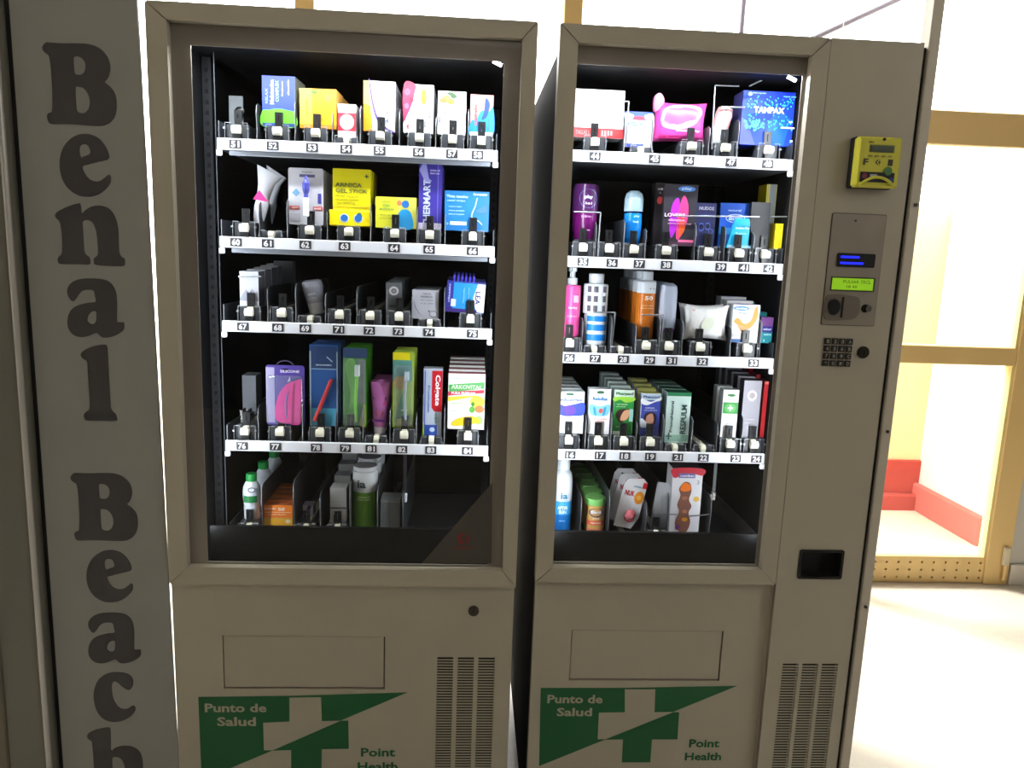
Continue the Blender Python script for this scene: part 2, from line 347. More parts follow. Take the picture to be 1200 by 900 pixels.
# ------------------------------------------------------------------ vending machines
def machine(name, X0, X1, XF, label, clear, zb, lock, mirror):
    """X0..X1 door width, XF right edge of the framed window, clear = (x0,x1,z0,z1) of the clear glass"""
    t = empty(name, (0, 0, 0), label, 'vending machine', 'beige vending machines side by side')
    ztop = 1.85; D = .80; fw = .036
    # body shell, open in front
    c = .003; side_m = mat('black_side_enamel', (22, 21, 21), .8, spec=.1)
    MB().box((X0+c, .03, .1), (X0+c+.002, D, 1.80), side_m).build('side_wall', t)
    MB().box((X1-c-.002, .03, .1), (X1-c, D, 1.80), side_m).build('side_wall', t)
    MB().box((X0+c+.002, D-.02, .1), (X1-c-.002, D, 1.80), side_m).build('back_wall', t)
    MB().box((X0+c, .03, 1.80), (X1-c, D, 1.81), side_m).build('roof', t)
    MB().box((X0+.04, .05, .0), (X1-.04, D-.02, .1), black_gap).build('plinth', t)
    # black insulated cabinet lining
    ix0, ix1 = (X0+.043, XF-.043) if XF == X1 else (X0+.006, XF)
    lin_ = MB()
    lin_.box((ix0, .03, .66), (ix0+.004, .66, 1.80), black); lin_.box((ix1, .03, .66), (ix1+.004, .66, 1.80), black)
    lin_.box((ix0, .66, .66), (ix1+.004, .664, 1.80), black); lin_.box((ix0, .03, 1.795), (ix1, .66, 1.8), black); lin_.box((ix0, .03, .655), (ix1, .66, .66), black)
    lin_.build('lining', t)
    # door edge and mitred window frame
    xa, xb = X0, XF; za, zc = zb, ztop; ia, ib, ja, jb = clear[4], clear[5], clear[6], clear[7]
    g = .0013
    rails = [[(xa+g, zc), (xb-g, zc), (ib-g, jb), (ia+g, jb)][::-1], [(xa+g, za), (xb-g, za), (ib-g, ja), (ia+g, ja)],
             [(xa, za+g), (ia, ja+g), (ia, jb-g), (xa, zc-g)], [(xb, za+g), (ib, ja+g), (ib, jb-g), (xb, zc-g)][::-1]]
    for k, r in enumerate(rails):
        mb = MB(); mb.prism(r, -.010, .02, beige)
        mb.build('window_frame_rail', t)
    MB().prism([(xa+.001, za+.001), (xb-.001, za+.001), (xb-.001, zc-.001), (xa+.001, zc-.001)], -.006, .028, beige_dark, [[(ia-.002, ja-.002), (ia-.002, jb+.002), (ib+.002, jb+.002), (ib+.002, ja-.002)]]).build('door_edge', t)
    # glass with its painted border
    MB().prism([(ia-.002, ja-.002), (ib+.002, ja-.002), (ib+.002, jb+.002), (ia-.002, jb+.002)], .006, None, glass_case).build('glass_pane', t)
    MB().prism([(ia-.002, ja-.002), (ib+.002, ja-.002), (ib+.002, jb+.002), (ia-.002, jb+.002)], .0085, .0105, bezel_m, [[(clear[0], clear[2]), (clear[0], clear[3]), (clear[1], clear[3]), (clear[1], clear[2])]]).build('glass_border', t)
    MB().box((clear[0]-.01, .055, clear[2]-.05), (clear[1]+.03, .065, .818), mat('black_sill', (12, 12, 13), .5, spec=.15)).build('lower_sill', t)
    # lamps
    tube = mat('lamp_tube', (235, 242, 255), .4, emit=7)
    MB().cyl((ix0+.05, .0195, 1.7915), (ix1-.04, .0195, 1.7915), .0055, tube, 12).build('lamp_tube', t)
    for xx in (ix0+.036, ix1-.04): MB().box((xx, .013, 1.787), (xx+.014, .027, 1.795), rail_m, .002).build('lamp_holder', t)
    MB().cyl((clear[1]-.020, .032, 1.785), (clear[1]-.003, .032, 1.778), .0035, tube, 10).build('lamp_end', t)
    # uprights that carry the trays
    for xx, sx in ((ix0+.006, 1), (ix1-.024, -1)):
        yu = .14 if sx > 0 else .56; mb = MB(); mb.box((xx, yu, .67), (xx+.018, yu+.004, 1.79), mat('black_steel', (24, 25, 28), .6, spec=.2))
        for k in range(52): mb.box((xx+.006, yu-.002, .69+k*.021), (xx+.012, yu-.0005, .698+k*.021), black)
        mb.build('upright', t)
    if XF == X1: MB().cyl((-.5215, .099, .67), (-.5215, .099, 1.79), .0011, dmetal, 8).build('front_rod', t)
    return t
Lm = machine('vending_machine', -.608, .115, .115, 'left beige vending machine with a single full-width glass window', (-.534, .053, .757, 1.780, -.570, .086, .752, 1.818), .714, None, 0)
Rm = machine('vending_machine', .157, .868, .682, 'right beige vending machine with coin panel, keypad and yellow card reader', (.193, .640, .767, 1.783, .1925, .648, .762, 1.817), .728, None, 0)
XL = (-.565, .068); XR = (.2, .682)

def px_(u, v, Y=0): q = at(u, v, Y); return q.x, q.z
def lower_panel(t, X0, X1, zt, yf, flap, vents):
    holes = []
    if flap: a, b, c, d = flap; holes.append([(a, c), (a, d), (b, d), (b, c)])
    for (a, b, top, n, p) in vents: holes.append([(a, top-n*p), (a, top), (b, top), (b, top-n*p)])
    MB().prism([(X0, .1), (X1, .1), (X1, zt), (X0, zt)], yf, yf+.02, beige, holes, beige_dark).build('lower_panel', t)
    if flap:
        MB().box((flap[0]+.0012, yf+.0022, flap[2]+.0025), (flap[1]-.0025, yf+.012, flap[3]-.0008), beige, .0012).build('access_flap', t)
        MB().box((flap[0]-.003, yf+.0125, flap[2]-.003), (flap[1]+.003, yf+.014, flap[3]+.003), black_gap).build('flap_backing', t)
def vents(t, yf, cols, top, n, p):
    gr = MB().box((cols[0][0]-.004, yf+.012, top-n*p-.004), (cols[-1][1]+.004, yf+.014, top+.004), black_gap).build('vent_grille', t)
    me = None
    for a, b in cols:
        for k in range(1, n):
            if me is None or abs(wd-(b-a)) > 1e-4:
                wd = b-a; o = MB().box((-wd/2, 0, -p*.22), (wd/2, .0012, p*.22), beige).build('vent_slat', gr); me = o.data
            else:
                o = bpy.data.objects.new('vent_slat', me); COL.objects.link(o); o.parent = gr
            o.location = ((a+b)/2, yf+.0008, top-k*p)
def rectpx(u0, v0, u1, v1):
    a = at(u0, (v0+v1)/2, 0).x; b = at(u1, (v0+v1)/2, 0).x; c = at((u0+u1)/2, v1, 0).z; d = at((u0+u1)/2, v0, 0).z; return a, b, c, d
# left lower door
YP = .002
fl = rectpx(261, 746, 451, 808)
cl = [(at(400+a/3.6, 800, 0).x, at(400+b/3.6, 800, 0).x) for a, b in ((402, 470), (489, 557), (575, 645))]
vt = at(545, 771, 0).z; vp = .00655; nv = 46
lower_panel(Lm, -.608, .113, .713, YP, fl, [(a, b, vt, nv, vp) for a, b in cl]); vents(Lm, YP, cl, vt, nv, vp)
# right lower door and the service column
fr = rectpx(669, 741, 847, 800)
lower_panel(Rm, .159, .6795, .727, YP+.006, fr, [])
MB().box((.6795, -.004, .1), (.6815, .03, .728), beige_dark).build('door_step', Rm)
cr = [(at(880+a/4.286, 800, 0).x, at(880+b/4.286, 800, 0).x) for a, b in ((140, 220), (238, 317), (335, 415))]
vtr = at(946, 775, 0).z; cup = rectpx(934, 643, 984, 675)
hol = [[(a, vtr-nv*vp), (a, vtr), (b, vtr), (b, vtr-nv*vp)] for a, b in cr]
hol.append(rrect(cup[0], cup[2], cup[1], cup[3], .004))
MB().prism([(.683, .1), (.868, .1), (.868, 1.85), (.683, 1.85)], -.010, .02, beige, hol, beige_dark).build('service_column', Rm)
vents(Rm, -.010, cr, vtr, nv, vp)
cb = MB(); cb.box((cup[0]-.002, .02, cup[2]-.002), (cup[1]+.002, .045, cup[3]+.002), black_gap)
cb.prism(rrect(cup[0]+.0002, cup[2]+.0002, cup[1]-.0002, cup[3]-.0002, .004), -.010, .02, black_gap, [rrect(cup[0]+.004, cup[2]+.004, cup[1]-.004, cup[3]-.004, .003)])
cb.prism(rrect(cup[0]-.002, cup[2]-.002, cup[1]+.002, cup[3]+.002, .005), -.0125, -.010, mat('black_gloss', (12, 12, 13), .2), [rrect(cup[0]+.004, cup[2]+.004, cup[1]-.004, cup[3]-.004, .003)])
cb.build('coin_return_cup', Rm)
# black seals between the door and the body
for t, x0, x1 in ((Lm, -.606, .113), (Rm, .159, .866)):
    for xx in (x0, x1-.006): MB().box((xx, .0285, .12), (xx+.006, .045, 1.83), black_gap).build('door_seal', t)
def lock(t, u, v, r, y):
    q = at(u, v, 0); mb = MB(); mb.cyl((q.x, y, q.z), (q.x, y-.004, q.z), r, dark_steel, 24); mb.cyl((q.x, y-.004, q.z), (q.x, y-.006, q.z), r*.72, dark_steel, 20)
    o = mb.build('lock', t); MB().box((q.x-.001, y-.0065, q.z-.004), (q.x+.001, y-.006, q.z+.004), black_gap).build('keyhole', o)
lock(Lm, 555, 716, .0115, YP); lock(Rm, 1008, 412, .0125, -.010)

# health point sticker
def sticker(t, pts, texts, y, name='health_point_sticker'):
    cv = lambda l: [px_(u, v) for u, v in l]
    mb = MB()
    for l in pts: mb.prism(cv(l), y-.0006, y, green_v)
    o = mb.build(name, t)
    for s, u, v, wpx, hpx, mt in texts:
        lt = MB(); x, z = px_(u, v); k = 1/555
        put_text(lt, s, x, z, wpx*k, hpx*k, mt, y-.0009, bold=.028)
        lt.build('lettering', o)
tA = [(634,808.5),(732.7,808.5),(865,806),(790,836.6),(768,837),(769,810),(733,810),(733,837),(702.5,837.5),(701,869),(710,869),(632,900.5)]
tB = [(790,837),(797,837),(795,869),(765,869),(763,896),(729.5,896),(731,869),(710,869.3)]
pale = mat('beige_vinyl', (176, 168, 148), .5)
sticker(Rm, [tA, tB], [('Punto de', 674.5, 821.5, 69, 11.5, pale), ('Salud', 673.7, 836.7, 44, 11.5, pale), ('Point', 826.5, 873.5, 39, 11.5, green_v), ('Health', 825, 889, 47, 11, green_v)], YP+.006)
tA2 = [(232,817.3),(339,816),(477,812),(399,845),(377,845.5),(376,817.5),(339,818),(339,846),(308,847.5),(309,880),(319,880),(236,915)]
tB2 = [(399,845.2),(408,845),(408.5,878),(377,878.5),(376.5,908),(341,908.5),(341,879.5),(319,880.2)]
sticker(Lm, [tA2, tB2], [('Punto de', 276, 830, 73, 11.5, pale), ('Salud', 277, 846, 46, 12, pale), ('Point', 443, 882, 42, 12, green_v), ('Health', 442.5, 898.5, 49, 11.5, green_v)], YP)

# corner sticker on the left glass (maker's mark)
cs = MB().prism([px_(494, 661), px_(576, 661), px_(577, 566)], .0030, .0036, mat('grey_film', (70, 66, 60), .4)).build('corner_sticker', Lm)
red_l = mat('dull_red_print', (122, 36, 36), .5); mb = MB()
x, z = px_(543, 633)
mb.prism(smooth([(x-.013, z+.004), (x-.007, z+.014), (x+.002, z+.012), (x-.004, z+.006), (x+.001, z-.008), (x-.008, z-.010)]), .0022, .0028, red_l)
mb.prism(smooth([(x+.009, z+.014), (x+.014, z+.003), (x+.008, z-.010), (x+.006, z-.002)]), .0022, .0028, red_l)
put_text(mb, 'Jofemar', x, z-.018, .045, .008, red_l, .0026); mb.build('emblem', cs)

# yellow card reader
a, b, c, d = rectpx(991, 164, 1041, 222)
yel = mat('reader_yellow', (204, 200, 60), .4)
rd = MB(); rd.box((a, -.045, c), (b, -.014, d), yel, .004).build('card_reader', Rm)
rdo = [o for o in COL.objects if o.parent == Rm][-1]
MB().box((a-.001, -.030, c-.001), (b-.002, -.010, d+.001), black_gap, .003).build('rear_housing', rdo)
wq, hq = b-a, d-c
f_ = lambda u, v: (a+u*wq, c+v*hq)
def rr(u0, v0, u1, v1, mt, name, y=-.0465, r=.001):
    p, q = f_(u0, v0), f_(u1, v1); return MB().prism(rrect(p[0], p[1], q[0], q[1], r), y, -.045, mt).build(name, rdo)
rr(.25, .69, .82, .84, mat('reader_frame', (110, 112, 40), .5), 'display_frame', -.0455); rr(.28, .71, .79, .82, mat('reader_lcd', (84, 96, 82), .25), 'display', -.0465)
for k in range(4): rr(.24+k*.15, .60, .33+k*.15, .635, mat('reader_key', (150, 146, 60), .5), 'key')
for k, s in enumerate(('visa', '(((', 'I')):
    p = f_(.2+.28*k, .50); mb = MB(); put_text(mb, ('F', '<+', 'I')[k], p[0], p[1], .010, .012, P((58, 60, 30)), -.0454); mb.build('symbol', rdo)
rr(.10, .10, .88, .30, mat('reader_black', (26, 26, 34), .3), 'label_strip', -.0468); rr(.32, .19, .48, .26, P((170, 176, 180)), 'white_label', -.0475)
p = f_(.2, .22); MB().prism(ell(p[0], p[1], .005, .005), -.0475, -.0468, P((130, 40, 60))).build('red_mark', rdo)
p = f_(.72, .33); MB().prism(ell(p[0], p[1], .008, .008), -.0478, -.045, P((70, 120, 60))).build('green_seal', rdo)
p = f_(.82, .16); MB().prism(ell(p[0], p[1], .005, .004), -.0475, -.0468, P((30, 60, 130))).build('blue_mark', rdo)
mb = MB(); pts = []
for i in range(13): u = i/12; q = f_(.10+.78*u, .03+.17*math.sin(PI*u)**.8); pts.append((q[0], -.049, q[1]))
mb.tube(pts, .0028, yel); mb.build('card_lip', rdo)
p = f_(.56, .95); MB().cyl((p[0], -.047, p[1]), (p[0], -.045, p[1]), .003, black_gap).build('sensor', rdo)
p = f_(.28, .92); mb = MB(); put_text(mb, 'NAX', p[0], p[1]-.003, .011, .004, P((50, 52, 24)), -.0454); mb.build('lettering', rdo)

# steel payment panel
c4 = [px_(973.5, 250.5), px_(1034.5, 252.5), px_(1021, 381.5), px_(959, 379)]
x0 = (c4[0][0]+c4[3][0])/2; x1 = (c4[1][0]+c4[2][0])/2; z1 = (c4[0][1]+c4[1][1])/2; z0 = (c4[2][1]+c4[3][1])/2
pp = MB().prism(rrect(x0, z0, x1, z1, .003), -.0125, -.010, steel).build('payment_panel', Rm)
MB().prism(rrect(x0-.0012, z0-.0012, x1+.0012, z1+.0012, .003), -.0112, -.0100, dark_steel).build('panel_edge', pp)
def prect(u0, v0, u1, v1, y, y1, mt, name, r=.002, par=pp):
    q = rectpx(u0, v0, u1, v1); return MB().prism(rrect(q[0], q[2], q[1], q[3], r), y, y1, mt).build(name, par), q
o, q = prect(977, 297, 1021, 313, -.0155, -.0125, clip_m, 'note_slot', .003)
blue_e = mat('blue_led', (30, 40, 255), .3, emit=1.6)
mb = MB()
for k, l in ((.28, .62), (.72, .5)):
    z = q[2]+(q[3]-q[2])*k; mb.prism(rrect(q[0]+.006, z-.0022, q[0]+.006+(q[1]-q[0])*l, z+.0022, .002), -.0162, -.0155, blue_e)
mb.build('blue_light', o)
o, q = prect(970, 324.5, 1021, 341, -.0140, -.0125, mat('dark_green_frame', (44, 60, 20), .5), 'display_frame', .001)
lcd = MB().prism([(q[0]+.002, q[2]+.0025), (q[1]-.0035, q[2]+.0025), (q[1]-.0035, q[3]-.0025), (q[0]+.002, q[3]-.0025)], -.0146, -.014, mat('green_lcd', (140, 196, 30), .4, emit=.55)).build('display_screen', o)
mb = MB(); lt = P((58, 92, 10)); cx = (q[0]+q[1])/2; hz = q[3]-q[2]
put_text(mb, 'PULSAR TECL', cx+.008, q[2]+hz*.67, .058, .006, lt, -.0149, bold=0); put_text(mb, '18 40', cx-.002, q[2]+hz*.32, .022, .0055, lt, -.0149, bold=0); mb.build('display_text', lcd)
# coin slot bezel
q = rectpx(963, 345, 1003, 374)
cs_ = MB(); cs_.prism(smooth([(q[0]+.004, q[2]), (q[0], (q[2]+q[3])/2), (q[0]+.004, q[3]-.001), (q[0]+.04, q[3]), (q[1]-.004, q[3]-.006), (q[1], q[2]+.02), (q[1]-.008, q[2]+.004), (q[0]+.035, q[2]-.001)], 5), -.0165, -.0125, mat('worn_steel', (122, 114, 104), .35, metal=.25))
cso = cs_.build('coin_mechanism', pp)
MB().prism(ell(q[0]+.017, (q[2]+q[3])/2, .0125, .016), -.0195, -.0165, clip_m).build('coin_funnel', cso)
MB().prism(rrect(q[0]+.033, q[2]+.004, q[0]+.0365, q[3]-.004, .0015), -.0185, -.0165, black_gap).build('coin_slot', cso)
x, z = px_(1012, 361); MB().cyl((x, -.0125, z), (x, -.021, z), .0062, chrome, 20).build('reject_button', pp)
MB().cyl((x-.0035, -.0125, z), (x-.0035, -.0135, z), .0085, black_gap, 20).build('button_collar', pp)
x, z = px_(999, 259); MB().cyl((x, -.0128, z), (x, -.0125, z), .0025, dark_steel, 12).build('rivet', pp)
# keypad
kp = rectpx(960.5, 395, 995, 429)
ko = MB().prism(rrect(kp[0], kp[2], kp[1], kp[3], .002), -.0112, -.010, beige_dark).build('keypad', Rm)
for i in range(4):
    for j in range(4):
        cw = (kp[1]-kp[0])/4; ch = (kp[3]-kp[2])/4; x = kp[0]+cw*(i+.5); z = kp[3]-ch*(j+.5)
        mb = MB().box((x-cw*.42, -.0142, z-ch*.41), (x+cw*.42, -.0112, z+ch*.41), mat('key_dark', (48, 46, 42), .4, metal=.3), .0008); put_text(mb, '123A456B789C*0#D'[j*4+i], x+.0008, z, cw*.36, ch*.5, mat('key_digit', (150, 148, 136), .5), -.0144)
        mb.build('key', ko)

# interior lamps
for X0, X1, zz in ((-.53, .05, 1), (.20, .645, 2)):
    cxx = (X0+X1)/2
    area('case_top_lamp', (cxx, .022, 1.783), (cxx, .075, 1.0), X1-X0, .012, 3.9, (.90, .95, 1))
    area('case_side_lamp', (X0-.018 if zz == 1 else X0-.0, .03, 1.28), (cxx, .20, 1.28), .010, .95, 1.9, (.88, .94, 1))
    area('case_side_lamp', (X1+.012, .03, 1.28), (cxx, .20, 1.28), .010, .95, 1.9, (.88, .94, 1))

# ------------------------------------------------------------------ trays
YR = .10                                     # front of the price rails
YP0 = .128                                   # front of the goods
ROWS = {}
def tray(key, mach, zr, xr, lanes, bounds, where, yback=.50, divh=.085, tags=True, rail=True):
    """lanes: (label, px of lane, px of label, clip) ; bounds: px of the dividers"""
    vref = {'L1': 172, 'L2': 288, 'L3': 386, 'L4': 525, 'L5': 640, 'R1': 185, 'R2': 309, 'R3': 423, 'R4': 536, 'R5': 640}[key]
    t = empty('tray', ((xr[0]+xr[1])/2, YR, zr), 'goods tray with %s, %s' % ('white numbered rail' if rail else 'dark lanes', where), 'tray', 'goods trays in the vending machines')
    ox, oy, oz = t.location
    L = lambda p: (p[0]-ox, p[1]-oy, p[2]-oz)
    def mk(mb, name, par=t): mb.v = [L(p) for p in mb.v]; return mb.build(name, par)
    x0, x1 = xr
    mk(MB().box((x0, YR+.006, zr-.011), (x1, yback, zr-.009), dmetal), 'tray_floor')
    for xx in (x0, x1-.002): mk(MB().box((xx, YR+.004, zr-.009), (xx+.002, yback, zr+.045), dmetal), 'tray_side')
    if rail:
        r = MB(); r.box((x0-.002, YR-.001, zr-.0115), (x1+.002, YR+.006, zr+.0115), rail_m, .0012); rl = mk(r, 'price_rail')
        mk(MB().box((x0-.004, YR-.003, zr-.024), (x0+.008, YR+.004, zr-.0118), rail_m, .002), 'rail_clip')
        mk(MB().box((x1-.008, YR-.003, zr-.024), (x1+.004, YR+.004, zr-.0118), rail_m, .002), 'rail_clip')
    if key in ('L1', 'L2'): mk(MB().box((x0+.02, YR+.004, zr-.0215), (x1-.012, YR+.012, zr-.0118), railu_m, .0015), 'rail_lip')
    for n, pc, pl_, clip in lanes:
        xc = at(pc, vref, YR).x; H = .042 if clip else .026; wb = .0135; gap = .0085
        y0 = YR+.010
        mb = MB()
        for s in (-1, 1):
            a, b = sorted((xc+s*gap, xc+s*(gap+wb)))
            mb.box((a, y0+.006, zr-.009), (b, yback-.01, zr+H), lane_m, .002)
        ln = mk(mb, 'lane')
        bt = zr+H-(.0015 if clip else .0002); bl = MB().box((xc-.0060, y0+.004, zr+H-.010), (xc+.0060, yback-.012, bt), cream_m, .0008)
        if not clip: bl.box((xc-.0055, y0-.001, zr-.006), (xc+.0055, y0+.004, zr+H-.0015), cream_m, .001)
        mk(bl, 'belt', ln)
        r = MB(); zc = zr+H-.012
        if clip: r.cyl((xc-.0085, y0-.001, zc), (xc+.0085, y0-.001, zc), .0085, cream_m, 14)
        else: r.cyl((xc-.0055, y0+.004, zr+H-.008), (xc+.0055, y0+.004, zr+H-.008), .0062, cream_m, 14)
        mk(r, 'roller', ln)
        wg = MB(); wz = zr+H+.001
        for s in (-1, 1):
            wg.tube([(xc+s*.0235, y0-.002, zr+.008), (xc+s*.0225, y0-.002, wz), (xc+s*.011, y0-.002, wz)], .0007, wire_m, 6)
            wg.cyl((xc+s*.0235, y0-.005, zr+H-.010), (xc+s*.0235, y0+.002, zr+H-.010), .0022, wire_m, 8)
        mk(wg, 'wire_guard', ln)
        if clip:
            c = MB(); c.prism([(xc-.008, zr+.006), (xc+.008, zr+.006), (xc+.008, zr+H-.019), (xc-.008, zr+H-.019)], y0-.003, y0+.002, clip_m)
            c.prism([(xc-.0075, zr+H-.004), (xc+.0075, zr+H-.004), (xc+.0078, zr+H+.028), (xc-.0078, zr+H+.028)], y0+.0115, y0+.0165, clip_m, [rrect(xc-.001, zr+H+.008, xc+.001, zr+H+.022, .0008)])
            c.box((xc-.0075, y0+.0116, zr+H-.012), (xc+.0075, y0+.0164, zr+H-.0039), clip_m)
            mk(c, 'stop_clip', ln)
        if tags and n:
            xt = at(pl_, vref, YR).x
            g = MB().box((xt-.012, YR-.0022, zr-.0085), (xt+.012, YR-.001, zr+.0085), mat('tag_charcoal', (46, 46, 50), .5))
            put_text(g, n, xt, zr, .0165, .0125, P((232, 232, 236)), YR-.0026, bold=.03); mk(g, 'number_tag')
    for k, pb in enumerate(bounds):
        xb = at(pb, vref, YR).x
        if xb < x0+.004 or xb > x1-.004: continue
        h = divh*(1+.12*math.sin(k*2.3)); d = MB(); th = .0006
        pr = [(YR+.014, zr-.009), (YR+.014, zr+.010), (YR+.018, zr+.034), (YR+.013, zr+h*.72), (YR+.016, zr+h*.93), (YR+.028, zr+h), (yback-.03, zr+h), (yback-.01, zr+h*.6), (yback-.01, zr-.009)]
        n_ = len(pr)
        vs = [(xb-th, y, z) for y, z in pr]+[(xb+th, y, z) for y, z in pr]
        d.add(vs, [tuple(range(n_))[::-1], tuple(range(n_, 2*n_))]+[(i, (i+1) % n_, n_+(i+1) % n_, n_+i) for i in range(n_)], dmetal)
        d.tube([(xb, y-.0008, z) for y, z in pr[1:6]], .0009, wire_m, 6)
        mk(d, 'divider')
    ROWS[key] = (t, zr, mk)
    return t
def lanes(txt): # "label:px[:labelpx][!]"  '!' = no stop clip
    out = []
    for w_ in txt.split():
        clip = not w_.endswith('!'); p = w_.rstrip('!').split(':'); out.append((p[0] if p[0] != '-' else '', float(p[1]), float(p[2]) if len(p) > 2 else float(p[1]), clip))
    return out
tray('L1', Lm, 1.616, (-.518, .048), lanes('51:276 52:324:320 53:369:366 54:405:406! 55:445 56:491 57:530 58:564:560'), [299, 344, 388, 421, 467, 510, 548], 'topmost in the left machine')
tray('L2', Lm, 1.420, (-.518, .048), lanes('60:285:277 61:316:314! 62:362:358 63:408:404 64:462 65:503 66:554'), [302, 335, 382, 433, 488, 521], 'second from the top in the left machine')
tray('L3', Lm, 1.245, (-.518, .048), lanes('67:291:285 68:329:326 69:362:358! 71:397 72:433 73:467 74:503! 75:551:554'), [312, 345, 380, 417, 452, 482, 520], 'third from the top in the left machine')
tray('L4', Lm, .985, (-.518, .048), lanes('76:286:284 77:327:323 78:374:371 79:409:405 81:440:435! 82:473:471 83:505! 84:548'), [301, 353, 392, 424, 456, 487, 520], 'fourth from the top in the left machine')
tray('L5', Lm, .762, (-.518, .048), lanes('-:290 -:325! -:357 -:394 -:426! -:458!'), [306, 343, 374, 409, 441, 471], 'lowest in the left machine', tags=False, rail=False, divh=.13)
tray('R1', Rm, 1.624, (.176, .674), lanes('44:697 45:752:767! 46:811:807 47:851:857 48:902:900'), [732, 765, 832, 866], 'topmost in the right machine')
tray('R2', Rm, 1.406, (.176, .674), lanes('35:683 36:714:717 37:743:749 38:781 39:831:845 41:867:872 42:898:901'), [698, 731, 757, 815, 850, 884], 'second from the top in the right machine')
tray('R3', Rm, 1.199, (.176, .674), lanes('26:667 27:697! 28:728:730! 29:757:761 31:784:787 32:821:823 33:876:883'), [682, 716, 745, 773, 800, 857, 892], 'third from the top in the right machine')
tray('R4', Rm, .981, (.176, .674), lanes('16:666:668 17:701:703 18:731:732 19:762 21:792:794! 22:825:824! 23:856:862 24:884:886'), [686, 716, 746, 777, 811, 841, 870, 896], 'fourth from the top in the right machine')
tray('R5', Rm, .760, (.176, .674), lanes('-:660! -:698! -:734! -:770 -:805!'), [680, 713, 757, 783, 832], 'lowest in the right machine', tags=False, rail=False, divh=.12)
def bars(key, lines, r=.0016):
    t, zr, mk = ROWS[key]
    for l in lines:
        mb = MB(); mb.tube([tuple(at(u, v, YR+.020)) for u, v in l], r, wire_m); mk(mb, 'guide_bar')
bars('R1', [[(709, 118), (737, 119), (733, 172)], [(866, 101), (838, 100), (834, 175)], [(873, 126), (845, 125)], [(878, 101), (905, 88)]])
bars('R2', [[(672, 248), (704, 249), (700, 300)], [(789, 253), (890, 254)], [(904, 254), (924, 254)]])
bars('R3', [[(695, 366), (721, 366), (716, 412)], [(752, 369), (778, 369), (773, 414)]])
bars('R5', [[(765, 602), (793, 603)], [(808, 605), (831, 603)]])
bars('L3', [[(279, 324), (307, 324)]])

# ------------------------------------------------------------------ goods
class Item:
    """goods standing in a lane; u,v print coordinates run 0..1 over the front face"""
    def __init__(s, key, bb, clip=True, Y=YP0, base=None):
        s.u0, s.v0, s.u1, s.v1 = bb; zr = ROWS[key][1]
        s.zb = zr+(.042 if clip else .026) if base is None else base
        if key in ('L5', 'R5'): s.zb = zr+(.042 if clip else .026)
        vm = (s.v0+s.v1)/2; a = at(s.u0, vm, Y); b = at(s.u1, vm, Y); s.Y = Y
        s.w = b.x-a.x; s.x = (a.x+b.x)/2; s.h = at((s.u0+s.u1)/2, s.v0, Y).z-s.zb
    def root(s, mb, name, label, cat, group=None):
        o = mb.build(name, None, (s.x, s.Y, s.zb)); s.o = o; return tag(o, label, cat, group)
    def prints(s, pr, y=0, wrapR=None, name='printed_front'):
        """('r',u0,v0,u1,v1,rgb) ('e',u,v,ru,rv,rgb) ('p',[(u,v)..],rgb) ('s',..smooth poly) ('t',text,u,v,w,h,rgb[,rot])"""
        sh = MB(); tx = MB(); k = 0; W_, H_ = s.w, s.h
        X = lambda u: (u-.5)*W_
        Z = lambda v: v*H_
        wf = None
        if wrapR:
            wf = lambda p: (math.sin(p[0]/wrapR)*(wrapR-p[1]), wrapR-math.cos(p[0]/wrapR)*(wrapR-p[1]), p[2])
        for q in pr:
            k += 1; yy = y-.0002-.00012*k
            if q[0] == 't':
                c = q[6]; put_text(tx, q[1], X(q[2]), Z(q[3]), q[4]*W_ if not (len(q) > 7 and q[7]) else q[4]*H_, q[5]*H_ if not (len(q) > 7 and q[7]) else q[5]*W_, P(c), y-.0003-.00012*len(pr), rot=q[7] if len(q) > 7 else 0, wrap=wf)
                continue
            if q[0] == 'r':
                _, a, b, c, d, col = q; n = 8 if wrapR else 1
                pts = [(X(a+(c-a)*i/n), Z(b)) for i in range(n+1)]+[(X(a+(c-a)*i/n), Z(d)) for i in range(n, -1, -1)]
                if wrapR:
                    vs = [wf((p[0], yy, p[1])) for p in pts]; m_ = 2*(n+1)
                    sh.add(vs, [(i, i+1, m_-2-i, m_-1-i) for i in range(n)], P(col)); continue
            elif q[0] == 'e': _, a, b, c, d, col = q; pts = ell(X(a), Z(b), c*W_, d*H_)
            else:
                pts = [(X(a), Z(b)) for a, b in q[1]]; col = q[2]
                if q[0] == 's': pts = smooth(pts)
            m2 = MB(); m2.prism(pts, yy, None, P(col))
            if wf: m2.v = [wf(p) for p in m2.v]
            sh.add(m2.v, m2.f, P(col))
        if sh.v: sh.build(name, s.o)
        if tx.v: tx.build('lettering', s.o)
        return s
ORD = ['second', 'third', 'fourth', 'fifth', 'sixth', 'seventh', 'eighth']
def behind(it, n, step, what, group, dx=0, withkids=False, first=None, dz=0):
    it.o['group'] = group
    for k in range(n):
        c = copy_tree(it.o) if withkids else it.o.copy()
        if not withkids: COL.objects.link(c)
        c.location = (it.x+dx*(k+1), it.Y+step*(k+1), it.zb+dz*(k+1)); c['label'] = '%s, %s from the front of its row' % (what, ORD[k])
def box(key, bb, label, cat, col, depth, pr=(), side=None, top=None, clip=True, name='medicine_box', yaw=0, bev=.0006, Y=YP0, tilt=0):
    it = Item(key, bb, clip, Y); w_, h_ = it.w, it.h; f = P(col); sd = P(side or col); tp = P(top or col)
    mb = MB(); mb.box((-w_/2, 0, 0), (w_/2, depth, h_), None, 0, [f, sd, sd, sd, tp, f])
    it.root(mb, name, label, cat)
    if pr: it.prints(pr)
    if yaw: it.o.rotation_euler.z = math.radians(yaw)
    if tilt: it.o.rotation_euler.y = math.radians(tilt)
    return it
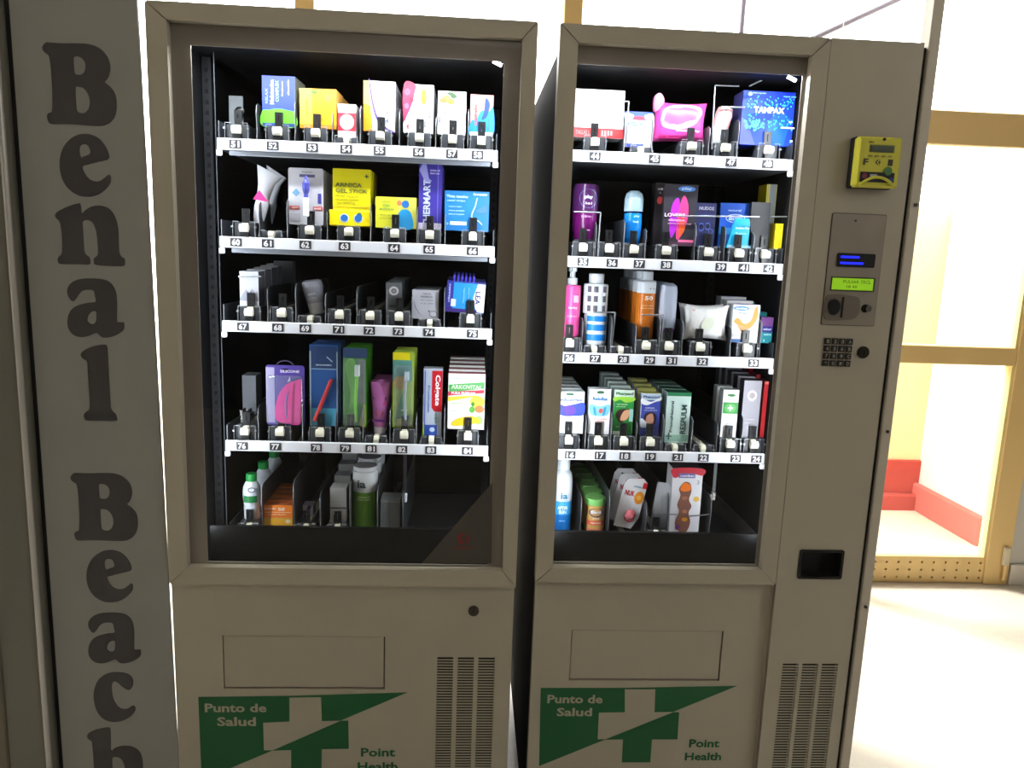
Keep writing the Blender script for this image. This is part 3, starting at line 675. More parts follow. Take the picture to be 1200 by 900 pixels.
wt = (240, 240, 242); dk = (40, 44, 60)
# --- left machine, first tray
g = (96, 190, 40)
it = box('L1', (307, 89, 346, 146), 'tall blue and green supplement box on the left end of the top tray', 'medicine box', (48, 70, 190), .085,
    [('s', [(0, .0), (0, .3), (.2, .33), (.5, .36), (.8, .33), (1, .28), (1, .0)], g), ('r', 0, 0, 1, .07, (36, 60, 120)), ('s', [(.45, .08), (.6, .14), (.62, .22), (.52, .2), (.47, .3), (.42, .14)], (190, 60, 60)),
     ('t', 'Melatonina', .30, .68, .48, .13, wt, 1), ('t', 'COMPLEX', .46, .70, .42, .10, (150, 200, 220), 1), ('t', 'RELAX', .14, .6, .3, .08, (130, 150, 230), 1), ('t', 'Complemento', .62, .75, .3, .06, (210, 215, 240), 1), ('t', 'alimenticio', .80, .78, .3, .06, (210, 215, 240), 1)], side=(120, 128, 120), top=(60, 70, 150), yaw=-2)
it = box('L1', (351, 104, 394, 150), 'squat orange and yellow box beside the blue and green one', 'medicine box', (246, 170, 20), .07,
    [('r', 0, .0, .34, 1, (250, 214, 70)), ('e', .62, .55, .25, .36, (248, 150, 10)), ('e', .78, .78, .08, .09, (224, 110, 60)), ('s', [(.3, .92), (.42, .96), (.5, .9), (.4, .86)], (90, 110, 40)), ('r', 0, 0, 1, .1, (214, 130, 20)), ('t', 'capsulas', .2, .5, .5, .09, (214, 150, 30), 1)], side=(236, 190, 90), yaw=-2)
behind(it, 1, .075, 'squat orange and yellow box', 'orange boxes in lane fifty-three')
it = box('L1', (396, 122, 417, 158), 'small white and red box with a round white emblem', 'medicine box', (200, 40, 60), .05,
    [('r', 0, .74, 1, 1, wt), ('r', 0, 0, 1, .2, wt), ('e', .5, .47, .4, .23, wt), ('t', 'RELAXA', .5, .8, .6, .06, (200, 60, 80))], side=(225, 225, 228), clip=False)
behind(it, 3, .055, 'small white and red box', 'small white and red boxes in lane fifty-four')
it = box('L1', (426, 95, 463, 152), 'white box with an orange left edge and a curved purple line', 'medicine box', wt, .05,
    [('p', [(0, 0), (.3, 0), (.22, .5), (0, .55)], (246, 140, 10)), ('p', [(0, .55), (.22, .5), (.16, 1), (0, 1)], (250, 190, 90)), ('s', [(.16, 1), (.24, .62), (.38, .28), (.62, .08), (.9, .0), (1, .0), (.66, .12), (.43, .33), (.29, .66), (.2, 1)], (96, 70, 150)), ('r', .52, .82, .56, 1, (150, 150, 170)), ('t', 'ibudol', .75, .33, .3, .09, (90, 110, 170), 1)], side=(226, 226, 230))
behind(it, 2, .055, 'white and orange painkiller box', 'white and orange boxes in lane fifty-five')
it = box('L1', (473, 99, 508, 152), 'white box with red berries on its left side and a yellow mark', 'medicine box', wt, .055,
    [('s', [(0, .25), (.12, .35), (.28, .6), (.36, .8), (.38, 1), (0, 1)], (206, 40, 80)), ('e', .12, .84, .1, .07, (226, 80, 110)), ('e', .25, .68, .08, .06, (176, 24, 60)), ('e', .1, .55, .08, .06, (230, 90, 116)), ('e', .67, .75, .1, .17, (224, 214, 30)), ('t', 'Cranberola', .86, .45, .5, .08, (170, 90, 110), 1), ('t', 'arandano', .72, .3, .35, .07, (120, 120, 130), 1), ('t', 'cis', .14, .12, .1, .1, (190, 40, 60), 1)], side=(222, 214, 220))
behind(it, 2, .06, 'white berry printed box', 'berry boxes in lane fifty-six')
it = box('L1', (513, 107, 546, 155), 'white box printed with nuts and green leaves', 'medicine box', (236, 240, 236), .05,
    [('e', .3, .82, .16, .09, (206, 150, 70)), ('e', .46, .76, .14, .07, (184, 128, 56)), ('e', .18, .78, .12, .06, (170, 110, 50)), ('s', [(.3, .95), (.45, .98), (.62, .93), (.66, .86), (.5, .84), (.42, .9)], (54, 90, 46)), ('t', 'Colesterol', .24, .42, .45, .09, (90, 80, 150), 1), ('t', 'forte', .45, .45, .35, .08, (130, 200, 80), 1), ('t', '60', .06, .35, .15, .1, (60, 60, 110), 1), ('t', 'natural', .9, .85, .2, .06, (120, 130, 120), 1)], side=(206, 220, 214))
behind(it, 2, .055, 'white nut printed box', 'nut printed boxes in lane fifty-seven')
it = box('L1', (551, 111, 578, 152), 'small blue and pink box at the right end of the top tray', 'medicine box', (226, 140, 140), .05,
    [('s', [(0, .0), (1, .0), (1, .7), (.8, .6), (.5, .62), (.25, .4), (.05, .35)], (30, 140, 226)), ('s', [(.5, .4), (.6, .6), (.66, .92), (.84, .8), (.8, .6), (.7, .45)], (30, 70, 170)), ('r', 0, 0, 1, .1, wt), ('t', 'aspirelo', .25, .5, .5, .16, (214, 70, 60), 1), ('t', 'stop', .82, .3, .3, .1, (60, 110, 200), 1)], side=(120, 140, 170))
# --- left machine, second tray
def cone(key, bb, label, lean, Y=YP0, clip=True, tri=True):
    it = Item(key, bb, clip, Y); n = 20; pr = []; w_, h_ = it.w/2, it.h; mb = MB()
    prof = [(.34, .0, .3), (.46, .12, .35), (.56, .34, .4), (.50, .46, .36), (.52, .55, .3), (.66, .75, .22), (.98, 1.0, .12)]
    vs = []
    for r, z, e in prof:
        for i in range(n):
            a_ = 2*PI*i/n; lx = lean*(z**1.2)-.34
            vs.append((r*w_*.8*math.cos(a_)+lx*w_, it.w*.3+e*it.w*math.sin(a_)*.6, z*h_*(1-.12*(math.cos(a_)*(z > .9)))))
    k = len(prof); pm = P((214, 216, 224), .6)
    mb.add(vs, [(j*n+i, j*n+(i+1) % n, (j+1)*n+(i+1) % n, (j+1)*n+i) for j in range(k-1) for i in range(n)], pm, True); mb.add(vs[:n], [tuple(range(n))[::-1]], pm)
    mb.add(vs[-n:], [tuple(range(n))], P((196, 200, 210), .6))
    it.root(mb, 'paper_cone', label, 'paper cone')
    if tri: it.prints([('p', [(.26, .44), (.74, .40), (.46, .62)], (222, 50, 130))], y=-.004)
    return it
cone('L2', (287, 199, 325, 262), 'white folded paper cone with a pink triangle, leaning in its lane', .75)
c2 = cone('L2', (302, 200, 332, 262), 'plain white paper cone behind the one with the pink triangle', .7, Y=.20, tri=False)
def rcard(it, mt, r=.004, y0=0, y1=.0006, hole=True):
    mb = MB(); hs = [rrect(-.007, it.h-.011, .007, it.h-.0075, .0016, 3)] if hole else []
    return mb.prism(rrect(-it.w/2, 0, it.w/2, it.h, r), y0, y1, mt, hs)
def bubble(it, u0, v0, u1, v1, t, name='plastic_bubble'):
    a, b, c, d = (u0-.5)*it.w, (u1-.5)*it.w, v0*it.h, v1*it.h
    return MB().box((a, -t, c), (b, -.0008, d), clear_pl, min(.0035, t*.4)).build(name, it.o)
it = Item('L2', (338, 197, 379, 259)); it.root(rcard(it, P((206, 206, 214))), 'blister_card', 'white blister card holding a blue and clear dropper stick', 'blister pack')
it.prints([('r', .32, .84, .76, .89, (96, 90, 130)), ('p', [(.1, .56), (.22, .5), (.34, .56), (.22, .64)], (110, 160, 196)), ('r', .02, .26, .32, .33, (206, 100, 100)), ('r', .7, .26, .98, .33, (206, 100, 100)), ('r', .84, .38, .94, .56, (70, 70, 160)), ('r', .04, .06, .34, .2, (186, 186, 196)), ('t', 'dropstick', .54, .93, .3, .03, (130, 130, 150)), ('t', 'apto', .2, .295, .2, .04, (240, 220, 220)), ('t', 'anti', .83, .295, .2, .04, (240, 220, 220))])
st = MB(); st.lathe([(.004, .016), (.0062, .018), (.0066, .05), (.005, .055), (.0045, .062), (.0075, .072), (.0075, .085), (.004, .091), (.002, .1)], (0.002, -.0085, 0), P((60, 70, 170)), 16, [P((225, 228, 240))]*3+[P((70, 74, 170))]*5)
st.build('dropper', it.o)
behind(it, 3, .035, 'white blister card', 'white blister cards in lane sixty-two')
it = box('L2', (390, 198, 434, 262), 'tall yellow gel stick box lettered ARNICA GEL STICK', 'medicine box', (226, 216, 10), .03,
    [('t', 'ARNICA', .42, .72, .72, .075, (96, 100, 50)), ('t', 'GEL STICK', .5, .62, .85, .07, (96, 100, 50)), ('t', 'Masaje calmante', .38, .53, .6, .03, (140, 130, 40)), ('t', 'con arnica montana', .38, .47, .62, .03, (140, 130, 40)), ('t', 'uso externo', .35, .41, .5, .03, (140, 130, 40)), ('t', '+', .9, .88, .1, .07, (40, 70, 60)), ('r', .03, .34, .97, .36, (236, 200, 40))], side=(206, 196, 20))
tr_ = MB().box((-it.w/2-.006, -.012, 0), (it.w/2+.003, .001, it.h*.28), P((240, 220, 0)), .002).build('front_tray', it.o)
mb = MB()
for uu in (-.17, .2):
    mb.prism(ell(uu*it.w, it.h*.14, .0095, .0095), -.0124, -.0120, P((220, 230, 240))); mb.prism(ell(uu*it.w, it.h*.14, .0075, .0075), -.0127, -.0124, P((40, 110, 190)))
mb.prism(smooth([(.012, it.h*.2), (.02, it.h*.24), (.024, it.h*.16), (.018, it.h*.14)]), -.0126, -.0123, P((60, 110, 120))); mb.build('printed_figures', it.o)
behind(it, 2, .045, 'tall yellow gel stick box', 'gel stick boxes in lane sixty-three')
it = box('L2', (440, 231, 488, 265), 'low yellow box with a blue human figure', 'medicine box', (232, 232, 60), .045,
    [('r', .52, 0, 1, 1, (206, 206, 90)), ('s', [(.54, 0), (.55, .4), (.62, .58), (.72, .62), (.82, .58), (.9, .4), (.91, 0)], (40, 150, 210)), ('e', .73, .78, .09, .12, (40, 110, 190)), ('e', .58, .82, .06, .08, (240, 130, 90)), ('t', 'ARNI', .25, .84, .2, .06, (150, 160, 60)), ('t', 'GEL', .28, .72, .2, .08, (110, 170, 90)), ('t', 'MUSCULAR', .28, .60, .36, .07, (110, 150, 90)), ('t', 'efecto calor', .26, .42, .3, .05, (150, 160, 60)), ('t', 'piernas y espalda', .28, .3, .34, .05, (150, 160, 60))], side=(190, 190, 60), yaw=-2)
it = box('L2', (491, 192, 518, 256), 'tall dark blue cream box with silver lettering reading downwards', 'medicine box', (58, 48, 150), .035,
    [('p', [(0, .9), (.14, 1), (.3, 1), (.42, .78), (.56, .74), (.3, .7)], (150, 150, 214)), ('t', 'THERMART', .34, .40, .72, .30, (190, 200, 226), 1), ('t', 'crema gel', .68, .9, .42, .04, (190, 190, 230)), ('t', 'efecto calor', .68, .86, .42, .03, (190, 190, 230)), ('r', 0, 0, 1, .1, (206, 200, 226)), ('r', .8, .1, .84, 1, (110, 100, 196))], side=(48, 38, 120), top=(80, 70, 180), yaw=3, clip=True)
behind(it, 3, .05, 'tall dark blue cream box', 'dark blue cream boxes in lane sixty-five')
it = box('L2', (521, 224, 573, 267), 'wide bright blue box with the outline of a nose', 'medicine box', (34, 122, 196), .04,
    [('t', 'Tiras nasales', .28, .86, .48, .07, (180, 214, 236)), ('t', 'nasal strips', .26, .75, .4, .06, (150, 190, 220)), ('t', 'respira mejor', .24, .6, .3, .05, (150, 190, 220)), ('t', 'relieves congestion', .27, .5, .36, .05, (160, 200, 226)), ('t', 'alivia el ronquido', .27, .41, .36, .05, (160, 200, 226)), ('t', 'farmanatur', .8, .93, .32, .06, (220, 236, 246)), ('r', .13, .14, .5, .23, (206, 226, 240)), ('p', [(.72, .84), (.74, .84), (.7, .62), (.645, .48), (.62, .38), (.66, .31), (.78, .27), (.86, .18), (.85, .16), (.77, .245), (.65, .285), (.6, .37), (.62, .48), (.68, .64)], (196, 224, 240)), ('s', [(.7, .5), (.8, .58), (.94, .66), (.95, .5), (.84, .46)], (70, 120, 160)), ('e', .07, .17, .025, .035, (120, 190, 230))], side=(30, 90, 150))
# --- left machine, third tray
it = box('L3', (281, 318, 303, 361), 'pale grey wedge-bottomed carton behind a thin guide bar', 'carton', (196, 198, 208), .05,
    [('p', [(.0, .0), (1, 0), (1, .2), (.86, .34), (.66, .5), (.5, .38), (.34, .48), (.14, .34), (0, .2)], (150, 154, 168)), ('r', .0, .0, 1, .14, (206, 208, 216)), ('t', 'V', .5, .36, .3, .1, (90, 96, 112))], side=(120, 124, 134), top=(214, 216, 222), name='carton')
behind(it, 4, .055, 'pale grey wedge-bottomed carton', 'grey cartons in lane sixty-seven', dz=.003)
box('L3', (321, 306, 343, 347), 'plain slate-grey carton set back in lane sixty-eight', 'carton', (104, 106, 114), .03, name='carton', Y=.33)
def bottle(key, bb, label, cat, prof, mats, pr=(), clip=True, name='bottle', Y=YP0, lean=0, sy=1, n=24):
    it = Item(key, bb, clip, Y); R_ = it.w/2; mb = MB()
    mb.lathe([(r*R_, z*it.h) for r, z in prof], (0, R_*sy, 0), mats[0], n, mats, 1, sy)
    it.root(mb, name, label, cat)
    if pr: it.prints(pr, wrapR=R_ if sy == 1 else None, y=0 if sy == 1 else -.0005)
    if lean: it.o.rotation_euler.y = math.radians(lean)
    return it
gy = P((196, 198, 204)); gy2 = P((150, 154, 168))
bottle('L3', (356, 328, 382, 372), 'grey and white roll-on stick leaning left in its lane', 'roll-on', [(.52, 0), (.62, .03), (.7, .3), (.72, .34), (.95, .8), (.88, .95), (.6, 1)], [gy, gy, gy, gy2, gy2, gy2], [('t', 'sport', .5, .6, .35, .08, (206, 210, 220)), ('t', 'protect', .5, .48, .4, .05, (200, 204, 214)), ('r', .3, .42, .7, .425, (200, 204, 214))], clip=False, name='roll_on_stick', lean=-9)
it = box('L3', (452, 331, 471, 366), 'narrow charcoal carton with a ring emblem in the left machine', 'carton', (104, 108, 114), .035,
    [('e', .5, .70, .3, .16, (214, 214, 218)), ('e', .5, .70, .17, .09, (104, 108, 114)), ('e', .5, .7, .08, .04, (170, 172, 178)), ('r', .2, .1, .6, .2, (70, 74, 80))], side=(44, 46, 52), top=(80, 82, 88), name='carton')
behind(it, 4, .045, 'narrow charcoal carton', 'charcoal cartons in lane seventy-three', dz=.001)
it = box('L3', (483, 340, 514, 374), 'light grey box with a drawing of reading glasses', 'carton', (186, 188, 198), .04,
    [('t', 'Gafas de', .55, .88, .3, .06, (120, 122, 136)), ('t', 'PRESBICIA', .55, .77, .45, .07, (110, 112, 130)), ('t', 'vista cansada', .55, .66, .5, .05, (130, 132, 146)), ('t', '+2.50', .55, .54, .5, .05, (140, 142, 156)), ('e', .8, .18, .15, .11, (60, 62, 74)), ('e', .8, .18, .13, .09, (190, 192, 202)), ('p', [(.62, .24), (.6, .3), (.66, .3), (.68, .28)], (60, 62, 74)), ('s', [(.08, .7), (.12, .45), (.3, .18), (.5, .06), (.3, .16), (.1, .42)], (120, 122, 140))], side=(110, 112, 122), top=(200, 202, 210), name='carton', clip=False)
behind(it, 3, .05, 'light grey glasses box', 'glasses boxes in lane seventy-four')
lea = [('r', 0, .1, .16, 1, (44, 44, 140)), ('p', [(.18, .12), (.78, .12), (.70, .5), (.80, .95), (.18, .95)], (30, 140, 216)), ('p', [(.80, .95), (.70, .5), (.80, .05), (1, .05), (1, .95)], (232, 234, 240)), ('t', 'LEA', .82, .5, .42, .13, (44, 44, 110), -1), ('r', .13, .18, .26, .42, (206, 210, 220)), ('r', 0, 0, .82, .12, (60, 40, 120)), ('t', 'classic', .07, .6, .6, .05, (180, 190, 230), 1), ('t', 'Maquinillas', .45, .56, .5, .05, (130, 196, 236), 1), ('t', 'precision', .58, .6, .45, .04, (130, 196, 236), 1)]
it = box('L3', (522, 330, 567, 370), 'bright blue and white razor pack lettered LEA, front of its row', 'razor pack', (50, 60, 160), .02, lea, side=(50, 46, 130), name='razor_pack', tilt=3)
handles = MB()
for k in range(6): handles.box((-it.w*.36+k*.0085, .004, it.h*.985), (-it.w*.36+k*.0085+.005, .018, it.h+.012), P((70, 60, 190)), .0015)
handles.build('razor_handles', it.o)
behind(it, 4, .026, 'blue razor pack', 'razor packs in lane seventy-five', withkids=True, dz=.001)
# --- left machine, fourth tray
it = box('L4', (284, 440, 300, 476), 'slate-grey pusher carton at the left end of the fourth tray', 'carton', (120, 124, 134), .05, side=(80, 84, 92), name='carton', Y=.26)
it = Item('L4', (281, 479, 291, 503), True, YP0); mb = MB().box((-it.w/2, 0, 0), (it.w/2, .05, it.h*.5), chrome, .002).box((-it.w/2, 0, it.h*.5), (it.w*-.2, .03, it.h*.9), chrome, .001).box((it.w*.2, 0, it.h*.5), (it.w*.5, .03, it.h*.9), chrome, .001)
it.root(mb, 'lighter', 'small chrome gadget standing in lane seventy-six', 'gadget')
it = Item('L4', (312, 428, 357, 497)); it.root(rcard(it, P((84, 66, 160)), .006), 'blister_card', 'purple blister card with folded pink cap inside', 'blister pack')
it.prints([('r', .0, .04, .22, .96, (176, 170, 206)), ('t', 'SILICONE', .62, .9, .5, .045, (226, 220, 246)), ('p', [(.55, .72), (.62, .82), (.64, .74)], (206, 200, 236))])
mb = MB(); pk = P((226, 70, 156), .3)
mb.prism(smooth([(-.018, .012), (-.020, .04), (-.012, .07), (.004, .092), (.022, .100), (.035, .100), (.034, .05), (.033, .006), (.006, .005)]), -.008, -.001, pk)
mb.prism(smooth([(.002, .020), (.0, .05), (.006, .075), (.0075, .075), (.003, .05), (.004, .02)]), -.0095, -.008, P((150, 130, 200), .3))
mb.prism(smooth([(.014, .010), (.015, .05), (.019, .09), (.0205, .09), (.0175, .05), (.0165, .01)]), -.0095, -.008, P((190, 40, 120), .3)); mb.build('pink_cap', it.o)
bubble(it, .05, .04, .96, .84, .014)
mb = MB(); mb.tube([(math.cos(PI*i/10)*.018, 0, it.h-.002+math.sin(PI*i/10)*.012) for i in range(11)], .0013, P((70, 66, 100))); mb.build('hanger', it.o)
it = box('L4', (363, 404, 396, 497), 'tall blue clinical pack with a red stick lying diagonally', 'medicine pack', (36, 84, 150), .012,
    [('r', .04, .0, .96, .22, (70, 160, 200)), ('r', .06, .7, .94, .71, (150, 180, 206)), ('r', .04, .71, .96, .98, (34, 60, 104)), ('r', 0, 0, .05, .92, (150, 170, 190)), ('r', .95, 0, 1, .92, (130, 150, 170)), ('t', 'termometro', .5, .755, .56, .02, (190, 210, 230)), ('p', [(.60, .85), (.62, .86), (.82, .80), (.80, .79)], (170, 190, 210))], side=(60, 76, 100), name='blister_pack')
mb = MB(); mb.cyl((-.020, -.004, .012), (.017, -.004, .105), .0042, P((176, 40, 44)), 10); mb.build('red_stick', it.o)
behind(it, 3, .028, 'tall blue clinical pack', 'blue clinical packs in lane seventy-eight')
it = Item('L4', (402, 408, 430, 497)); it.root(rcard(it, P((60, 140, 30)), .004), 'toothbrush_pack', 'green toothbrush pack under a dark blue header', 'toothbrush pack')
it.prints([('r', .0, .88, 1, 1, (44, 70, 110)), ('s', [(.1, .05), (.3, .4), (.1, .8), (.5, .84), (.6, .4), (.5, .04)], (110, 190, 60)), ('r', .62, .3, .95, .86, (110, 120, 110)), ('s', [(.7, .02), (.8, .2), (.95, .3), (.95, .02)], (170, 180, 20))])
mb = MB(); mb.tube([(.004, -.006, .012), (.002, -.007, .06), (.006, -.006, .12)], .0032, P((120, 200, 50))); mb.box((.001, -.014, .115), (.011, -.004, .14), P((226, 236, 230)), .001); mb.build('toothbrush', it.o)
bubble(it, .05, .03, .95, .88, .017)
behind(it, 3, .032, 'green toothbrush pack', 'green toothbrush packs in lane seventy-nine')
def tubepack(key, bb, label, col, cap, pr, clip=False, Y=YP0, capf=.14):
    it = Item(key, bb, clip, Y); mb = MB(); n = 20; lv = []; w_ = it.w/2; R_ = w_*.62
    mb.lathe([(R_*.95, 0), (R_*1.0, it.h*capf)], (0, R_, 0), P(cap), n)
    zs = [capf, .2, .4, .6, .8, .94, 1.0]
    for z in zs:
        t_ = (z-capf)/(1-capf); rx = R_*1.02+(w_-R_*1.02)*t_; ry = R_*(1-t_)+.0012
        lv.append([(rx*math.cos(2*PI*i/n), R_+ry*math.sin(2*PI*i/n), z*it.h) for i in range(n)])
    vs = [p for l in lv for p in l]; mb.add(vs, [(j*n+i, j*n+(i+1) % n, (j+1)*n+(i+1) % n, (j+1)*n+i) for j in range(len(zs)-1) for i in range(n)], P(col, .3), True); mb.add(lv[-1], [tuple(range(n))], P(col)); mb.add(lv[0], [tuple(range(n))[::-1]], P(col))
    it.root(mb, 'cream_tube', label, 'tube')
    q = it.prints(pr, y=-.0012, name='printed_front')
    return it
it = tubepack('L4', (433, 449, 456, 511), 'pink childrens toothpaste tube standing on its white cap', (206, 120, 196), (226, 220, 232), [('t', 'Infantil', .5, .70, .7, .06, (120, 60, 110)), ('e', .5, .42, .2, .08, (200, 80, 90)), ('e', .42, .5, .1, .05, (70, 70, 70)), ('r', .16, .24, .84, .29, (120, 60, 150)), ('e', .7, .6, .1, .04, (220, 60, 130))])
# prints sit in front of the slanted tube, follow its slope
for c_ in kids(it.o): c_.location.y = -.0026; c_.rotation_euler.x = -.165
behind(it, 3, .035, 'pink childrens toothpaste tube', 'pink tubes in lane eighty-one')
it = Item('L4', (460, 413, 485, 503)); it.root(rcard(it, P((150, 176, 60)), .003), 'toothbrush_pack', 'yellow-green toothbrush pack with a raised yellow top', 'toothbrush pack')
it.prints([('r', 0, .9, .8, 1, (226, 214, 20)), ('r', 0, .62, .9, .9, (90, 150, 140)), ('e', .35, .6, .3, .09, (190, 150, 40)), ('s', [(.2, .1), (.3, .3), (.55, .5), (.6, .1)], (60, 150, 90)), ('r', .25, .0, .8, .12, (226, 226, 60)), ('r', .4, .23, .7, .24, (220, 236, 200))])
mb = MB(); mb.tube([(.006, -.006, .02), (.004, -.007, .07), (.006, -.006, .11)], .003, P((150, 160, 170))); mb.box((.003, -.014, .108), (.013, -.003, .128), P((190, 206, 214)), .001); mb.build('toothbrush', it.o)
bubble(it, .1, .04, .98, .84, .016)
behind(it, 3, .032, 'yellow-green toothbrush pack', 'yellow-green toothbrush packs in lane eighty-two')
it = box('L4', (496, 432, 518, 506), 'red, silver and blue toothpaste box lettered Colgate', 'toothpaste box', (176, 186, 206), .032,
    [('p', [(.45, .42), (.6, .36), (1, .36), (1, .97), (.45, .97)], (196, 20, 34)), ('t', 'Colgate', .73, .68, .46, .34, (240, 240, 244), -1), ('r', .08, .0, .75, .16, (34, 70, 160)), ('r', .06, .16, .12, .97, (90, 110, 190)), ('t', 'Proteccion', .30, .55, .4, .10, (60, 90, 170), -1), ('t', 'triple', .68, .26, .16, .14, (60, 120, 70), -1), ('r', 0, 0, .07, .16, (150, 190, 60)), ('e', .5, .09, .14, .035, (190, 206, 236))], side=(120, 130, 160), top=(190, 196, 206), clip=False, name='toothpaste_box')
it = box('L4', (525, 438, 568, 503), 'white energy supplement box with a green and red banner', 'medicine box', (240, 240, 238), .03,
    [('p', [(.02, .66), (.98, .74), (.98, .86), (.02, .8)], (84, 170, 90)), ('p', [(0, .6), (.98, .66), (.98, .72), (0, .67)], (200, 50, 70)), ('t', 'ARKOVITAL', .5, .765, .84, .075, (206, 232, 200)), ('t', 'PURA ENERGIA', .42, .655, .66, .045, (246, 230, 232)), ('p', [(0, .5), (.8, .6), (.8, .62), (0, .58)], (240, 200, 60)), ('e', .8, .5, .2, .11, (226, 220, 60)), ('e', .86, .37, .13, .07, (240, 120, 60)), ('e', .66, .36, .08, .06, (80, 160, 60)), ('e', .84, .17, .13, .08, (150, 206, 110)), ('e', .68, .46, .05, .04, (60, 130, 40)), ('s', [(.1, .1), (.3, .2), (.7, .24), (.9, .14), (.5, .08), (.2, .06)], (246, 196, 30)), ('t', 'arkopharma', .28, .92, .44, .03, (120, 150, 160)), ('t', 'multivitaminas', .28, .47, .4, .03, (150, 170, 90)), ('t', 'vitaminas y minerales', .3, .4, .45, .025, (150, 150, 150)), ('t', 'origen vegetal', .24, .33, .34, .025, (150, 150, 150)), ('t', '30 comprimidos', .26, .26, .38, .025, (150, 150, 150))], side=(190, 190, 190), top=(170, 60, 76))
behind(it, 4, .036, 'white energy supplement box', 'energy supplement boxes in lane eighty-four', dz=.004)
# --- left machine, lowest tray
gc = P((20, 140, 60)); wp = P((206, 214, 222), .35)
it = bottle('L5', (282, 555, 303, 631), 'white lotion bottle with a green cap, front of its row', 'bottle', [(.82, 0), (.88, .02), (.9, .3), (.98, .45), (1, .58), (.94, .68), (.72, .76), (.55, .8), (.56, .8), (.6, .81), (.6, .94), (.52, .96)], [wp]*8+[gc]*3, [('r', .08, .38, .92, .52, (30, 120, 60)), ('e', .62, .65, .2, .055, (70, 90, 100)), ('e', .62, .65, .15, .04, (214, 220, 226)), ('r', .15, .68, .6, .682, (60, 120, 90))], clip=True)
behind(it, 2, .085, 'white lotion bottle with a green cap', 'green-capped bottles in the lowest left lane', dx=.004, dz=.004)
it = box('L5', (309, 592, 343, 634), 'orange sun cream box marked 50, front of its row', 'sun cream box', (238, 130, 40), .026,
    [('r', 0, 0, 1, .40, (232, 176, 50)), ('r', 0, .40, 1, .45, (220, 170, 90)), ('t', 'protector', .25, .84, .4, .10, (246, 226, 206)), ('t', '50', .62, .83, .24, .14, (250, 236, 220)), ('r', .05, .68, .95, .70, (246, 220, 190)), ('t', 'crema facial', .45, .6, .6, .05, (250, 220, 190)), ('e', .85, .3, .1, .08, (236, 214, 170))], side=(196, 110, 50), top=(196, 100, 50), clip=False)
behind(it, 4, .034, 'orange sun cream box', 'orange sun cream boxes in the lowest tray')
it = box('L5', (355, 592, 367, 619), 'small white and purple tube box in a dark lane', 'medicine box', (190, 186, 206), .03, [('p', [(.25, .2), (.55, .15), (.85, .95), (.5, 1)], (70, 50, 110)), ('r', .2, .1, .8, .2, (226, 226, 232))], side=(90, 88, 100), Y=.17)
it = box('L5', (387, 572, 406, 631), 'narrow white carton with a notched front, front of its row', 'carton', (170, 172, 172), .04,
    [('r', .0, .40, 1, .44, (60, 64, 66)), ('r', .2, 0, .7, .22, (40, 42, 46)), ('r', .1, .6, .9, .61, (140, 142, 144))], side=(80, 82, 84), top=(190, 192, 194), name='carton')
behind(it, 3, .055, 'narrow white carton', 'narrow white cartons in the lowest tray', dz=.012)
gn = P((86, 140, 44), .35); wc = P((196, 202, 206), .35)
it = bottle('L5', (411, 549, 441, 631), 'tall green and white spray can lettered ia in the left machine', 'spray can', [(.97, 0), (.98, .60), (.98, .61), (.98, .92), (.9, .94), (.9, .95), (.94, .955), (.94, 1)], [gn, wc, wc, wc, wc, gy, gy], [('t', 'ia', .42, .74, .34, .13, (60, 66, 76)), ('t', 'natural', .5, .53, .5, .035, (180, 206, 150)), ('t', 'aloe vera', .5, .49, .56, .035, (180, 206, 150)), ('r', .3, .3, .6, .302, (150, 190, 110))], clip=False, name='spray_can')
behind(it, 2, .075, 'tall green and white spray can', 'green spray cans in the lowest left lane')
it = box('L5', (446, 585, 469, 631), 'dull grey shrink-wrapped carton right of the spray cans', 'carton', (104, 108, 110), .05, [('r', .44, 0, .47, .95, (78, 80, 84)), ('r', .02, .9, .98, .96, (130, 134, 136))], side=(70, 72, 76), name='carton', clip=False)
# --- right machine, first tray
it = box('R1', (672, 105, 731, 165), 'large white box with a red base at the left of the top tray', 'box', (244, 244, 246), .06,
    [('r', 0, 0, 1, .20, (214, 40, 44)), ('t', 'TALLAS L', .2, .10, .28, .09, (240, 120, 120)), ('t', 'IIII', .68, .10, .22, .1, (240, 130, 130))], side=(200, 200, 204))
it = box('R1', (732, 131, 764, 174), 'white and blue plaster box in lane forty-five', 'box', (240, 240, 242), .04,
    [('r', 0, .76, 1, 1, (44, 70, 180)), ('s', [(0, .95), (.3, .9), (.2, .76), (0, .8)], (236, 240, 246)), ('s', [(1, .95), (.7, .9), (.8, .76), (1, .8)], (236, 240, 246)), ('e', .5, .82, .22, .06, (206, 40, 60)), ('e', .35, .66, .28, .05, (40, 110, 180)), ('t', 'sanitas', .34, .66, .4, .05, (220, 236, 246)), ('e', .25, .3, .14, .07, (226, 190, 150)), ('s', [(.6, .3), (.7, .5), (.85, .3), (.75, .2)], (236, 210, 220)), ('r', 0, 0, .72, .10, (50, 66, 150)), ('t', 'apositos', .3, .53, .3, .03, (150, 150, 170))], side=(190, 190, 206), clip=False)
